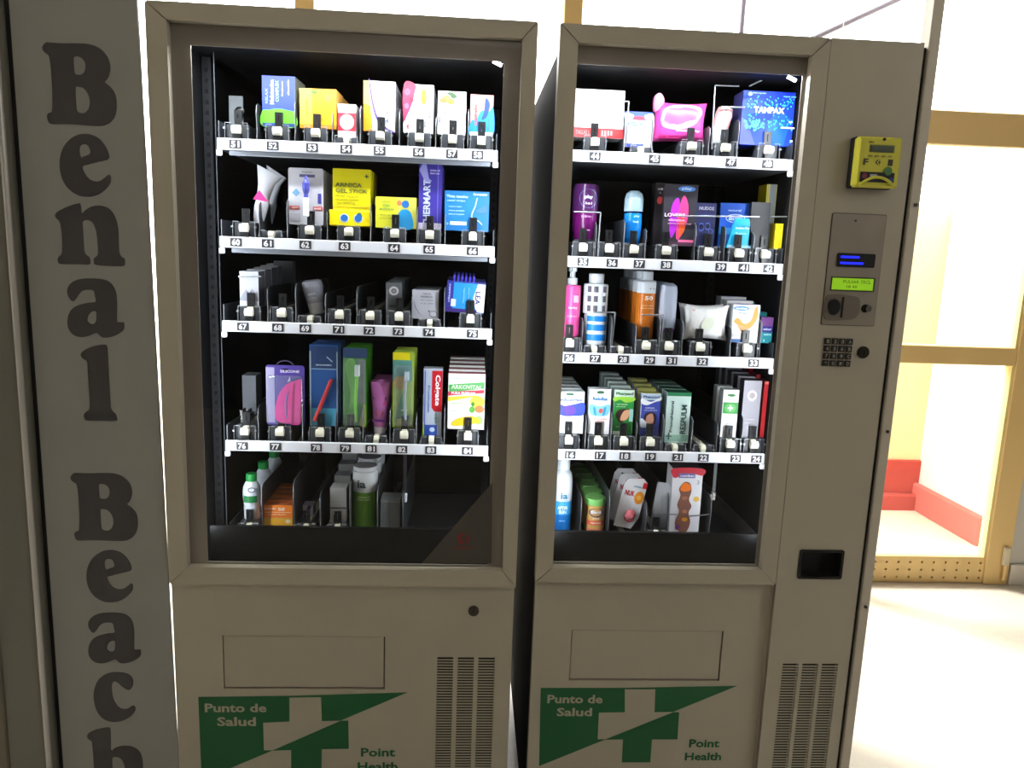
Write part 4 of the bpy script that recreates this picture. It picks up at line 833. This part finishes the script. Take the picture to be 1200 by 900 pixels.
def pouch(key, bb, label, cat, col, th, clip=True, Y=YP0, corner=.02, name='pouch', rough=.35, skew=0):
    it = Item(key, bb, clip, Y); n = 12; fr = []; mb = MB()
    for sgn in (-1, 1):
        for j in range(n+1):
            for i in range(n+1):
                u = 2*i/n-1; v = 2*j/n-1; e = 1-corner*2*((1-abs(v)**2)*abs(u)**3); e2 = 1-corner*2*((1-abs(u)**2)*abs(v)**3)
                t_ = th/2*max(0, (1-abs(u)**4)*(1-abs(v)**4))**.6
                fr.append((u*e*it.w/2+skew*v*it.w/2, th/2+sgn*t_+.0006*math.sin(9*u+5*v), (v*e2*.5+.5)*it.h))
    m = (n+1)**2; fs = []
    for j in range(n):
        for i in range(n):
            a = j*(n+1)+i; fs.append((a, a+1, a+n+2, a+n+1)); fs.append((m+a, m+a+n+1, m+a+n+2, m+a+1))
    mb.add(fr, fs, P(col, rough), True); it.root(mb, name, label, cat); it.th = th; return it
def drape(it, pr, name='printed_front'):
    """prints that follow the bulge of a pouch"""
    it.prints(pr, y=0, name=name); th = it.th
    for c_ in kids(it.o):
        if c_.name.startswith(('printed', 'lettering')):
            for v in c_.data.vertices:
                u = max(-.98, min(.98, v.co.x/(it.w/2))); q = max(-.98, min(.98, v.co.z/it.h*2-1)); v.co.y += th/2-th/2*max(0, (1-abs(u)**4)*(1-abs(q)**4))**.6-.0012
def gridpoly(u0, v0, u1, v1, col, n=8): return [('r', u0+(u1-u0)*i/n, v0+(v1-v0)*j/n, u0+(u1-u0)*(i+1)/n, v0+(v1-v0)*(j+1)/n, col) for i in range(n) for j in range(n)]
it = pouch('R1', (768, 117, 831, 169), 'pink and white sanitary towel pack with a twisted top corner', 'sanitary pack', (226, 70, 160), .05, corner=.04)
drape(it, [('s', [(.12, .45), (.2, .8), (.5, .88), (.8, .85), (.86, .68), (.7, .45), (.4, .35)], (244, 240, 246)), ('s', [(.14, .5), (.4, .36), (.7, .46), (.86, .68), (.72, .4), (.4, .28), (.16, .34)], (236, 120, 190)), ('t', 'maternity', .62, .26, .45, .07, (246, 214, 232)), ('r', .1, .08, .5, .14, (200, 40, 120))])
mb = MB().prism(smooth([(-it.w*.5, it.h*.72), (-it.w*.52, it.h*1.06), (-it.w*.42, it.h*1.16), (-it.w*.34, it.h*1.02), (-it.w*.36, it.h*.86)]), .010, .022, P((226, 90, 150), .3)); mb.build('folded_corner', it.o)
bottle('R1', (834, 123, 854, 169), 'flesh-pink bottle standing on its white cap, leaning right', 'bottle', [(.62, 0), (.68, .1), (.7, .3), (.9, .42), (1, .8), (.85, .97), (.5, 1)], [wp, wp, wp]+[P((196, 150, 150), .3)]*3, clip=True, lean=11)
it = box('R1', (869, 107, 930, 169), 'large glossy blue tampon box lettered TAMPAX', 'tampon box', (16, 60, 214), .06,
    [('p', [(0, 0), (.3, 0), (.1, .45), (0, .5)], (80, 90, 226)), ('p', [(.55, 0), (.85, 0), (.95, .5), (.7, .7), (.5, .4)], (10, 90, 236))]+
    [('e', x_, y_, .012, .014, c_) for x_, y_, c_ in [(random.uniform(.05, .95), random.choice((random.gauss(.78, .045), random.gauss(.42, .06))), random.choice(((40, 210, 150), (60, 230, 190), (30, 170, 230)))) for _ in range(110)]]+
    [('e', random.gauss(.22, .08), random.gauss(.35, .05), .012, .014, (70, 220, 140)) for _ in range(50)]+
    [('t', 'TAMPAX', .45, .62, .58, .11, (240, 244, 250)), ('e', .07, .90, .04, .04, (120, 150, 240)), ('t', 'compak', .24, .92, .26, .03, (150, 180, 250)), ('t', 'super plus', .82, .88, .24, .04, (120, 200, 170)), ('t', 'Super', .88, .42, .08, .05, (200, 210, 250)), ('r', .7, .30, .96, .325, (220, 230, 250)), ('t', '20', .92, .07, .06, .05, (200, 210, 250))], side=(60, 60, 120), top=(30, 60, 180), name='tampon_box')
# --- right machine, second tray
pu = P((96, 16, 90), .25); puc = P((70, 30, 80), .2)
it = bottle('R2', (672, 214, 703, 291), 'dark purple gel bottle with a clear cap and round blue label', 'bottle', [(.7, 0), (.75, .05), (.8, .12), (.92, .3), (.95, .5), (.95, .52), (1, .54), (1, .9), (.9, .98), (.6, 1)], [P((90, 90, 100)), pu, pu, pu, pu, puc, puc, puc, puc], [('e', .55, .74, .36, .16, (110, 130, 200)), ('t', 'play', .55, .76, .3, .07, (190, 206, 240)), ('t', '3 en 1', .55, .66, .24, .04, (214, 220, 240)), ('t', 'intimo', .5, .44, .4, .04, (190, 140, 190)), ('r', .35, .20, .65, .215, (206, 150, 206))])
bl = P((20, 130, 220), .25); blc = P((150, 176, 190), .15)
it = bottle('R2', (733, 223, 755, 288), 'bright blue gel bottle with a clear rounded cap', 'bottle', [(.8, 0), (.9, .1), (.95, .4), (.92, .58), (.6, .585), (.6, .61), (1, .615), (1, .85), (.85, .95), (.5, 1)], [bl, bl, bl, bl, P((14, 24, 60)), bl, blc, blc, blc], [('t', 'play', .6, .52, .3, .05, (170, 220, 250)), ('t', 'feel', .55, .42, .3, .04, (170, 214, 250))])
it = box('R2', (767, 214, 777.5, 286), 'narrow black box with a red figure behind the colourful black pack', 'box', (24, 20, 26), .04, [('e', .5, .72, .32, .06, (190, 60, 60)), ('t', 'LUBE', .5, .9, .6, .035, (200, 200, 206)), ('t', 'XL', .5, .84, .3, .03, (160, 160, 170))], side=(24, 22, 28), Y=.145)
it = box('R2', (777, 216, 816, 291), 'tall black box with glowing pink, purple and orange petals', 'box', (46, 44, 54), .04,
    [('s', [(.28, .12), (.2, .4), (.26, .68), (.42, .78), (.5, .6), (.46, .35)], (170, 40, 200)), ('s', [(.45, .1), (.42, .35), (.46, .6), (.58, .82), (.72, .7), (.74, .45), (.62, .2)], (226, 60, 130)), ('s', [(.52, .14), (.5, .3), (.56, .46), (.66, .4), (.66, .25)], (240, 90, 40)), ('e', .66, .93, .26, .045, (80, 140, 220)), ('t', 'play', .66, .93, .3, .05, (220, 236, 250)), ('t', 'LOVERS', .35, .5, .62, .06, (236, 210, 230)), ('t', 'vibration', .4, .42, .5, .04, (226, 170, 210)), ('t', 'orgasmic gel', .5, .36, .7, .035, (226, 170, 210)), ('r', .5, .06, .98, .1, (240, 110, 160)), ('r', 0, 0, 1, .06, (80, 50, 70))], side=(30, 28, 34))
it = box('R2', (815, 238, 838, 290), 'small navy box with interlocked rings', 'box', (34, 38, 78), .03,
    [('e', .3, .45, .16, .10, (70, 90, 170)), ('e', .3, .45, .11, .07, (34, 38, 78)), ('e', .62, .47, .15, .09, (70, 90, 170)), ('e', .62, .47, .1, .06, (34, 38, 78)), ('e', .78, .36, .12, .07, (60, 80, 150)), ('e', .78, .36, .08, .05, (34, 38, 78)), ('t', 'NUDOS', .5, .88, .75, .08, (150, 150, 170)), ('t', 'play', .5, .72, .5, .08, (60, 66, 130))], side=(24, 26, 40))
it = box('R2', (843, 238, 876, 290), 'royal blue condom box in lane forty-one', 'condom box', (24, 84, 190), .035,
    [('e', .55, .66, .34, .1, (190, 214, 240)), ('e', .55, .66, .31, .08, (30, 90, 200)), ('t', 'durex', .55, .66, .48, .09, (220, 234, 250)), ('t', 'natural', .5, .84, .45, .05, (170, 200, 240)), ('r', .0, .3, .4, .45, (40, 140, 206))], side=(20, 50, 110), yaw=-3, Y=.145)
it = Item('R2', (852, 256, 884, 291)); mb = MB(); w_, h_ = it.w/2, it.h
mb.prism([(-w_, 0), (w_, 0), (w_*.55, h_), (-w_*.4, h_)], 0, .012, P((30, 160, 206), .3)); it.root(mb, 'condom_pouch', 'turquoise tapering pouch in front of the blue condom box', 'pouch')
it.prints([('r', .05, .0, .95, .1, (130, 190, 214)), ('t', 'Sensitivo Plus', .54, .68, .5, .08, (200, 236, 246)), ('t', 'Suave', .5, .5, .4, .06, (150, 214, 236)), ('t', 'talla', .4, .35, .3, .05, (150, 214, 236))])
box('R2', (879, 237, 901, 290), 'plain black box in lane forty-two', 'box', (26, 26, 29), .05, side=(20, 20, 22))
it = box('R2', (897, 216, 916, 262), 'yellow and grey striped box raised at the right end', 'box', (150, 156, 160), .05, [('r', 0, 0, .06, 1, (226, 210, 40)), ('r', .12, 0, .2, 1, (226, 206, 40)), ('r', .6, 0, .92, 1, (240, 214, 0))], side=(200, 180, 20), top=(220, 190, 20), Y=.19)
it = box('R2', (908, 262, 917, 290), 'narrow yellow box leaning at the right end', 'box', (224, 206, 20), .03, side=(180, 160, 20), name='box')
# --- right machine, third tray
pkk = P((222, 80, 150), .3)
it = bottle('R3', (660, 313, 682, 394), 'pink pump bottle with a white pump top', 'pump bottle', [(.92, 0), (1, .02), (.97, .72), (.9, .74), (.5, .745), (.55, .75), (.55, .84), (.3, .85), (.3, .93), (.46, .94), (.46, 1)], [pkk, pkk, pkk, pkk, wp, wp, wp, wp, wp, wp], [('r', .55, .5, .85, .6, (236, 170, 206)), ('t', 'baby', .55, .42, .5, .04, (240, 190, 216)), ('t', 'gel de bano', .5, .3, .55, .03, (240, 180, 210))])
MB().box((-.004, -.004, it.h*.94), (.004, .016, it.h*.99), wp, .001).build('spout', it.o)
it = bottle('R3', (686, 368, 713, 404), 'short white tub with three bright blue bands', 'tub', [(.92, 0), (.98, .06), (1, .2), (1, .92), (.95, 1)], [wp]*4, [('r', .02, .14, .98, .34, (10, 120, 206)), ('r', .02, .46, .98, .66, (10, 120, 206)), ('r', .02, .76, .98, .93, (10, 120, 206))], clip=False, name='tub')
zt = it.zb+it.h; it2 = Item('R3', (686, 321, 715, 368), False, YP0, base=zt); R_ = it2.w/2; mb = MB()
mb.lathe([(r*R_, z*it2.h) for r, z in [(.95, 0), (.98, .03), (1, .7), (.95, .74), (.6, .75), (.6, .77), (.62, .98), (.58, 1)]], (0, R_, 0), wp, 24)
it2.root(mb, 'checked_bottle', 'white bottle with grey checks standing on the blue-banded tub', 'bottle')
it2.prints([('r', a, b, a+.17, b+.15, (84, 80, 92)) for b in (.06, .3, .54) for a in (.08, .34, .72)], wrapR=R_)
org = P((196, 110, 30), .3)
it = bottle('R3', (748, 318, 770, 396), 'orange sunscreen bottle marked 50 with a white top, front of its row', 'sunscreen bottle', [(.9, 0), (.97, .03), (1, .68), (1, .69), (1, .84), (.9, .86), (.62, .87), (.62, .99), (.55, 1)], [org, org, wp, wp, wp, wp, wp, wp], [('t', '50', .55, .61, .42, .06, (250, 240, 226)), ('t', 'spray solar', .5, .5, .6, .02, (240, 200, 150)), ('t', 'alta proteccion', .5, .46, .66, .02, (240, 200, 150)), ('e', .6, .75, .04, .008, (60, 60, 70)), ('e', .8, .75, .04, .008, (60, 60, 70)), ('r', .4, .38, .8, .383, (236, 190, 130))])
behind(it, 4, .05, 'orange sunscreen bottle', 'sunscreen bottles in lane twenty-nine')
lil = P((176, 186, 206), .2)
it = bottle('R3', (773, 332, 795, 400), 'pale translucent bottle on a violet ring', 'bottle', [(.8, 0), (.84, .14), (1, .2), (1, .85), (.9, .95), (.5, 1)], [P((200, 196, 206)), P((170, 90, 180)), lil, lil, lil], [('r', .1, .17, .9, .2, (170, 80, 190))])
behind(it, 3, .05, 'pale translucent bottle', 'pale bottles in lane thirty-one')
it = pouch('R3', (801, 357, 856, 406), 'crumpled white wipes packet with flared corners', 'wipes packet', (240, 240, 240), .03, corner=.07, rough=.3)
drape(it, [('s', [(.36, .4), (.45, .62), (.6, .64), (.64, .45), (.5, .32)], (226, 232, 214)), ('e', .2, .84, .03, .03, (226, 190, 190)), ('r', .13, .3, .15, .6, (214, 214, 220)), ('e', .86, .12, .04, .025, (190, 190, 196))])
behind(it, 1, .04, 'crumpled white wipes packet', 'wipes packets in lane thirty-two')
it = box('R3', (858, 357, 889, 404), 'white plaster box with an orange swirl and blue band', 'box', (240, 238, 240), .035,
    [('s', [(.05, .55), (.3, .42), (.6, .35), (.9, .6), (.92, .95), (.8, .9), (.7, .6), (.45, .5), (.2, .65)], (238, 150, 60)), ('s', [(.2, .45), (.35, .3), (.55, .34), (.4, .44)], (226, 160, 100)), ('e', .3, .9, .3, .06, (80, 140, 190)), ('t', 'sanitas', .3, .9, .44, .05, (226, 240, 246)), ('r', .0, .0, .52, .09, (60, 100, 160)), ('t', 'tiras', .35, .78, .3, .05, (100, 120, 150)), ('r', .04, .14, .5, .22, (206, 206, 210))], side=(190, 196, 200), top=(50, 70, 190))
behind(it, 2, .045, 'white plaster box', 'plaster boxes in lane thirty-three', dz=.006)
it = box('R3', (891, 372, 905, 407), 'teal and violet pack at the right end of the third tray', 'box', (20, 140, 150), .03,
    [('r', 0, .62, 1, 1, (110, 60, 130)), ('r', 0, .42, 1, .66, (40, 36, 130)), ('t', 'velour', .55, .55, .7, .1, (200, 200, 240)), ('t', 'extra', .6, .34, .6, .07, (170, 226, 226)), ('e', .35, .1, .05, .05, (170, 226, 226))], side=(60, 60, 90), top=(110, 50, 120))
behind(it, 3, .04, 'teal and violet pack', 'teal and violet packs at the right end', dz=.009)
# --- right machine, fourth tray
gp = (66, 110, 84)
it = box('R4', (653, 459, 684, 508), 'white box with a blue wave lettered eduxigas, front of its row', 'medicine box', wt, .03,
    [('s', [(0, .72), (.25, .66), (.6, .7), (1, .74), (1, .46), (.6, .42), (.25, .42), (0, .5)], (60, 80, 200)), ('s', [(.25, .64), (.6, .66), (.7, .5), (.5, .44), (.3, .46)], (100, 70, 210)), ('t', 'eduxigas', .48, .80, .86, .10, (60, 100, 150)), ('e', .45, .94, .16, .032, gp), ('r', .05, .38, .95, .39, (190, 190, 200)), ('t', 'bienestar digestivo', .5, .33, .8, .025, (140, 140, 150))], side=(206, 212, 216), top=(190, 206, 204))
behind(it, 4, .046, 'white box with a blue wave', 'blue wave boxes in lane sixteen')
it = box('R4', (690, 456, 715, 508), 'white box with a pale blue torso and red dot lettered Redoflux', 'medicine box', wt, .03,
    [('s', [(.04, .66), (.5, .62), (.96, .66), (.9, .44), (.5, .40), (.1, .44)], (130, 196, 226)), ('e', .56, .52, .1, .055, (226, 90, 80)), ('s', [(.2, .6), (.25, .45), (.35, .42), (.3, .58)], (60, 150, 196)), ('s', [(.8, .6), (.75, .45), (.65, .42), (.7, .58)], (60, 150, 196)), ('t', 'Redoflux', .5, .79, .7, .08, (60, 130, 190)), ('e', .5, .93, .18, .032, gp), ('t', 'ardor y acidez', .5, .34, .72, .035, (226, 120, 90)), ('t', 'reflujo', .5, .29, .5, .03, (226, 130, 100))], side=(206, 212, 216), top=(214, 220, 222))
it = box('R4', (719, 457, 742, 510), 'green box lettered Pharysol with a throat photograph, front of its row', 'medicine box', (206, 222, 214), .028,
    [('r', 0, 0, 1, .84, (40, 140, 60)), ('r', 0, .84, 1, 1, (206, 226, 210)), ('s', [(0, .84), (1, .84), (1, .76), (.6, .72), (.3, .78), (0, .74)], (150, 210, 70)), ('t', 'Pharysol', .5, .91, .86, .08, (50, 120, 80)), ('s', [(.12, .45), (.25, .56), (.6, .58), (.85, .56), (.8, .42), (.55, .3), (.3, .28)], (60, 44, 36)), ('s', [(.35, .34), (.5, .52), (.78, .56), (.78, .42), (.6, .32)], (214, 160, 124)), ('r', .8, .3, 1, .58, (150, 200, 190)), ('t', 'garganta', .4, .68, .55, .035, (190, 226, 190)), ('t', 'spray bucal', .35, .63, .45, .03, (190, 226, 190)), ('r', 0, 0, .6, .08, (206, 220, 206)), ('t', '30 ml', .35, .18, .4, .03, (170, 214, 170))], side=(170, 190, 190), top=(190, 206, 204))
behind(it, 4, .046, 'green and white throat box', 'green throat boxes in lane eighteen', dz=.002)
it = box('R4', (751, 461, 773, 511), 'blue box lettered Pharysol with a face photograph, front of its row', 'medicine box', (206, 206, 120), .028,
    [('r', 0, 0, 1, .84, (60, 76, 170)), ('r', 0, .84, 1, 1, (190, 210, 226)), ('s', [(0, .88), (.5, .8), (1, .92), (1, .84), (.7, .8), (.3, .72), (0, .76)], (236, 240, 244)), ('t', 'Pharysol', .5, .91, .86, .08, (60, 90, 150)), ('s', [(.2, .3), (.2, .5), (.5, .56), (.8, .5), (.8, .3), (.5, .22)], (56, 40, 44)), ('s', [(.3, .3), (.32, .46), (.6, .52), (.7, .36), (.55, .24)], (206, 150, 130)), ('s', [(0, .2), (.3, .18), (.5, .22), (.2, .36), (0, .4)], (206, 214, 226)), ('t', 'resfriado', .45, .66, .5, .035, (200, 206, 236)), ('t', 'tos y garganta', .5, .6, .7, .03, (200, 206, 236)), ('t', '20 sobres', .5, .12, .5, .03, (170, 180, 220))], side=(176, 182, 196), top=(206, 206, 100))
behind(it, 3, .046, 'blue box with a yellow top', 'blue and yellow boxes in lane nineteen', dz=.003)
it = box('R4', (780, 460, 808, 524), 'pale mint box lettered RESPULM with green top stripe', 'medicine box', (206, 232, 226), .04,
    [('r', 0, .93, 1, 1, (40, 130, 84)), ('t', 'RESPULM', .74, .47, .58, .24, (60, 90, 90), 1), ('t', 'PrismaNatural', .24, .52, .62, .12, (60, 80, 90), 1), ('r', .0, .03, 1, .16, (150, 196, 180)), ('r', .14, .06, .2, .2, (70, 100, 100)), ('r', .06, .12, .3, .14, (70, 100, 100))], side=(150, 170, 174), top=(30, 96, 66), clip=False)
behind(it, 3, .046, 'pale mint box', 'mint boxes in lane twenty-one')
it = box('R4', (846, 457, 864, 513), 'slim white box with a green square and white cross', 'medicine box', wt, .03,
    [('r', .05, .5, 1, .74, (60, 150, 70)), ('e', .5, .62, .36, .1, (90, 176, 90)), ('r', .46, .56, .56, .68, (220, 240, 220)), ('r', .34, .6, .68, .64, (220, 240, 220)), ('e', .52, .89, .26, .03, (60, 130, 70)), ('t', 'respibien', .5, .82, .66, .03, (120, 130, 130)), ('t', 'spray nasal', .5, .42, .6, .03, (150, 150, 160)), ('t', 'adultos', .5, .3, .4, .025, (150, 150, 160))], side=(130, 134, 134), top=(206, 208, 210), yaw=-3)
behind(it, 1, .045, 'slim white box with green square', 'slim white boxes in lane twenty-three')
it = box('R4', (870, 446, 890, 512), 'tall grey box with a white ring emblem in the right machine', 'box', (160, 158, 168), .035,
    [('e', .5, .74, .27, .09, (236, 236, 240)), ('e', .5, .74, .17, .055, (160, 150, 150)), ('t', 'original', .5, .32, .5, .025, (200, 200, 208)), ('t', 'preservativos', .5, .26, .6, .02, (200, 200, 208)), ('r', .3, .64, .7, .645, (190, 188, 198))], side=(40, 38, 46), top=(70, 68, 78), yaw=-4)
behind(it, 4, .044, 'tall grey box with black sides', 'tall grey boxes in lane twenty-four', dz=.003)
it = box('R4', (893.5, 447, 898.5, 500), 'plain red box at the right end of the fourth tray', 'box', (196, 34, 40), .04, [('r', 0, .95, 1, 1, (230, 120, 110)), ('r', .0, .0, .12, 1, (150, 24, 30))], side=(120, 24, 30), top=(140, 26, 32))
behind(it, 2, .05, 'plain red box', 'red boxes at the right end', dz=.008)
# --- right machine, lowest tray
lb = P((60, 160, 220), .35); lb2 = P((20, 110, 190), .35)
it = bottle('R5', (648, 537, 672, 628), 'white and blue after sun bottle lettered ia with a clear cap', 'bottle', [(.97, 0), (1, .02), (1, .24), (1, .245), (1, .42), (1, .425), (.99, .68), (.85, .78), (.62, .82), (.62, .83), (.66, .84), (.66, .98), (.6, 1)], [lb2, lb2, lb2, lb, lb, wp, wp, wp, wp, gy, P((206, 214, 220), .15), P((206, 214, 220), .15)], [('t', 'ia', .55, .5, .34, .08, (30, 120, 160)), ('t', 'AFTER', .5, .34, .5, .045, (226, 240, 250)), ('t', 'SUN', .5, .285, .36, .045, (226, 240, 250)), ('t', 'aloe', .5, .17, .3, .025, (150, 200, 236)), ('r', .4, .44, .75, .445, (60, 140, 180))], clip=False)
ja = P((206, 160, 90), .3); jl = P((120, 190, 100), .4)
it = bottle('R5', (686, 586, 711, 630), 'baby food jar with a green lid and navy oval label, front of its row', 'jar', [(.9, 0), (.95, .04), (.95, .80), (.97, .81), (1, .83), (1, .96), (.96, 1)], [ja, ja, ja, jl, jl, jl], [('e', .5, .62, .36, .13, (40, 50, 110)), ('t', 'Blevit', .5, .64, .5, .1, (226, 230, 240)), ('t', 'plus', .5, .45, .3, .06, (250, 240, 220)), ('r', .05, .26, .95, .38, (220, 90, 70)), ('t', 'tarrito', .5, .32, .5, .06, (246, 220, 200)), ('r', .05, .0, .95, .14, (206, 110, 90))], clip=False, name='jar')
behind(it, 5, .052, 'baby food jar with a green lid', 'green-lidded jars in the lowest tray')
def pacifier_pack(k, label):
    it = Item('R5', (717+0, 566, 749, 630), False, .128+.02)
    it.w = .054; mb = MB(); w_, h_ = it.w/2, it.h
    pts = [(-w_, 0), (w_*.55, 0), (w_, .25*h_), (w_, h_*.98), (w_*.55, h_*1.06), (-w_*.75, h_), (-w_, h_*.9)]
    mb.prism(pts, 0, .0008, P((226, 226, 230)), [rrect(-.010, h_*.9, .004, h_*.93, .001, 2)] if k else [])
    it.root(mb, 'pacifier_pack', label, 'pacifier pack', 'pacifier packs in the lowest tray')
    it.prints([('r', .82, .86, 1, .98, (206, 30, 50)), ('t', 'NUK', .34, .72, .42, .11, (206, 40, 50)), ('t', 'classic', .6, .88, .36, .04, (110, 170, 200)), ('e', .78, .66, .2, .13, (240, 150, 30)), ('e', .78, .66, .1, .05, (250, 190, 90))])
    if k == 0:
        mb = MB(); mb.lathe([(.001, 0), (.010, .002), (.013, .006), (.008, .012), (.004, .018)], (.004, 0, 0), P((226, 120, 130), .2), 16); o = mb.build('pacifier', it.o); o.rotation_euler.x = PI/2; o.location = (0, -.001, h_*.30)
        mb = MB(); mb.tube([(.004+.011*math.cos(2*PI*i/16), -.004, h_*.22+.008*math.sin(2*PI*i/16)) for i in range(17)], .0016, P((214, 70, 90))); mb.build('ring', it.o)
    return it
base_ = None
for k, lab in enumerate(('white pacifier card lettered NUK with a red-ringed dummy, front of three', 'white pacifier card lettered NUK, middle of the three', 'white pacifier card lettered NUK, rearmost of the three')):
    it = pacifier_pack(k, lab); it.o.location.y += .042*k; it.o.location.z += .0; it.o.rotation_euler.y = math.radians(11); it.o.location.x += .000-.004*k; it.o.location.z += .009
it = pouch('R5', (763, 566, 783, 628), 'silvery clear sachet leaning in the dark lane', 'sachet', (170, 174, 182), .008, corner=.0, rough=.2, name='sachet'); it.o.rotation_euler.y = math.radians(6)
it = box('R5', (786, 549, 821, 630), 'tall white box with red top and a column of brown rounded sweets', 'box', (226, 226, 232), .05,
    [('s', [(0, 1), (1, 1), (1, .9), (.6, .93), (.3, .9), (.12, .86), (0, .88)], (206, 50, 70)), ('r', .2, .86, .75, .93, (110, 110, 170)), ('t', 'nutriben', .48, .895, .46, .035, (226, 226, 246)), ('s', [(.22, .12), (.2, .22), (.3, .36), (.22, .46), (.3, .6), (.24, .7), (.4, .8), (.6, .78), (.66, .66), (.6, .54), (.7, .44), (.62, .34), (.7, .2), (.6, .06), (.4, .04)], (130, 84, 70)), ('s', [(.28, .7), (.4, .79), (.6, .76), (.62, .68), (.4, .66)], (240, 120, 30)), ('e', .45, .56, .1, .03, (170, 110, 90)), ('e', .48, .36, .09, .03, (180, 120, 90)), ('e', .5, .24, .1, .03, (220, 150, 40)), ('e', .28, .12, .08, .04, (110, 50, 120)), ('e', .84, .55, .1, .04, (236, 190, 90)), ('t', '3', .86, .8, .08, .06, (150, 160, 170)), ('t', 'cereales', .14, .03, .24, .02, (150, 150, 160))], side=(196, 196, 200), top=(70, 70, 74), clip=False)
# small hanging clamps beside the lowest trays
for key, u, v, lab in (('L', 474, 583, 'small white bracket hanging right of the grey carton in the left machine'), ('R', 836, 581, 'chrome clamp hanging at the right of the lowest right tray')):
    p = at(u, v, .16); e = empty('clamp', p, lab, 'clamp')
    MB().box((-.006, -.004, -.011), (.006, .006, .011), rail_m if key == 'L' else chrome, .002).build('body', e)
    MB().box((-.0035, .0, .011), (.0035, .003, (.955 if key == 'L' else .972)-p.z), dmetal).build('strap', e)
    if key == 'R': MB().cyl((-.009, -.006, -.002), (-.009, .004, -.002), .008, chrome, 16).build('knob', e)
# empty-lane pushers at the top left
p = at(277, 128, .20)
e = empty('pusher', (p.x, .20, ROWS['L1'][1]+.042), 'grey spring pusher standing in the empty lane fifty-one', 'pusher')
MB().box((-.016, 0, 0), (.014, .004, .070), P((120, 126, 130)), .001).build('plate', e)
mb = MB(); mb.lathe([(.004, 0), (.010, .002), (.010, .012), (.004, .014)], (0, 0, 0), clip_m, 16); o = mb.build('spring_drum', e); o.rotation_euler.x = PI/2; o.location = (.010, -.001, .036)
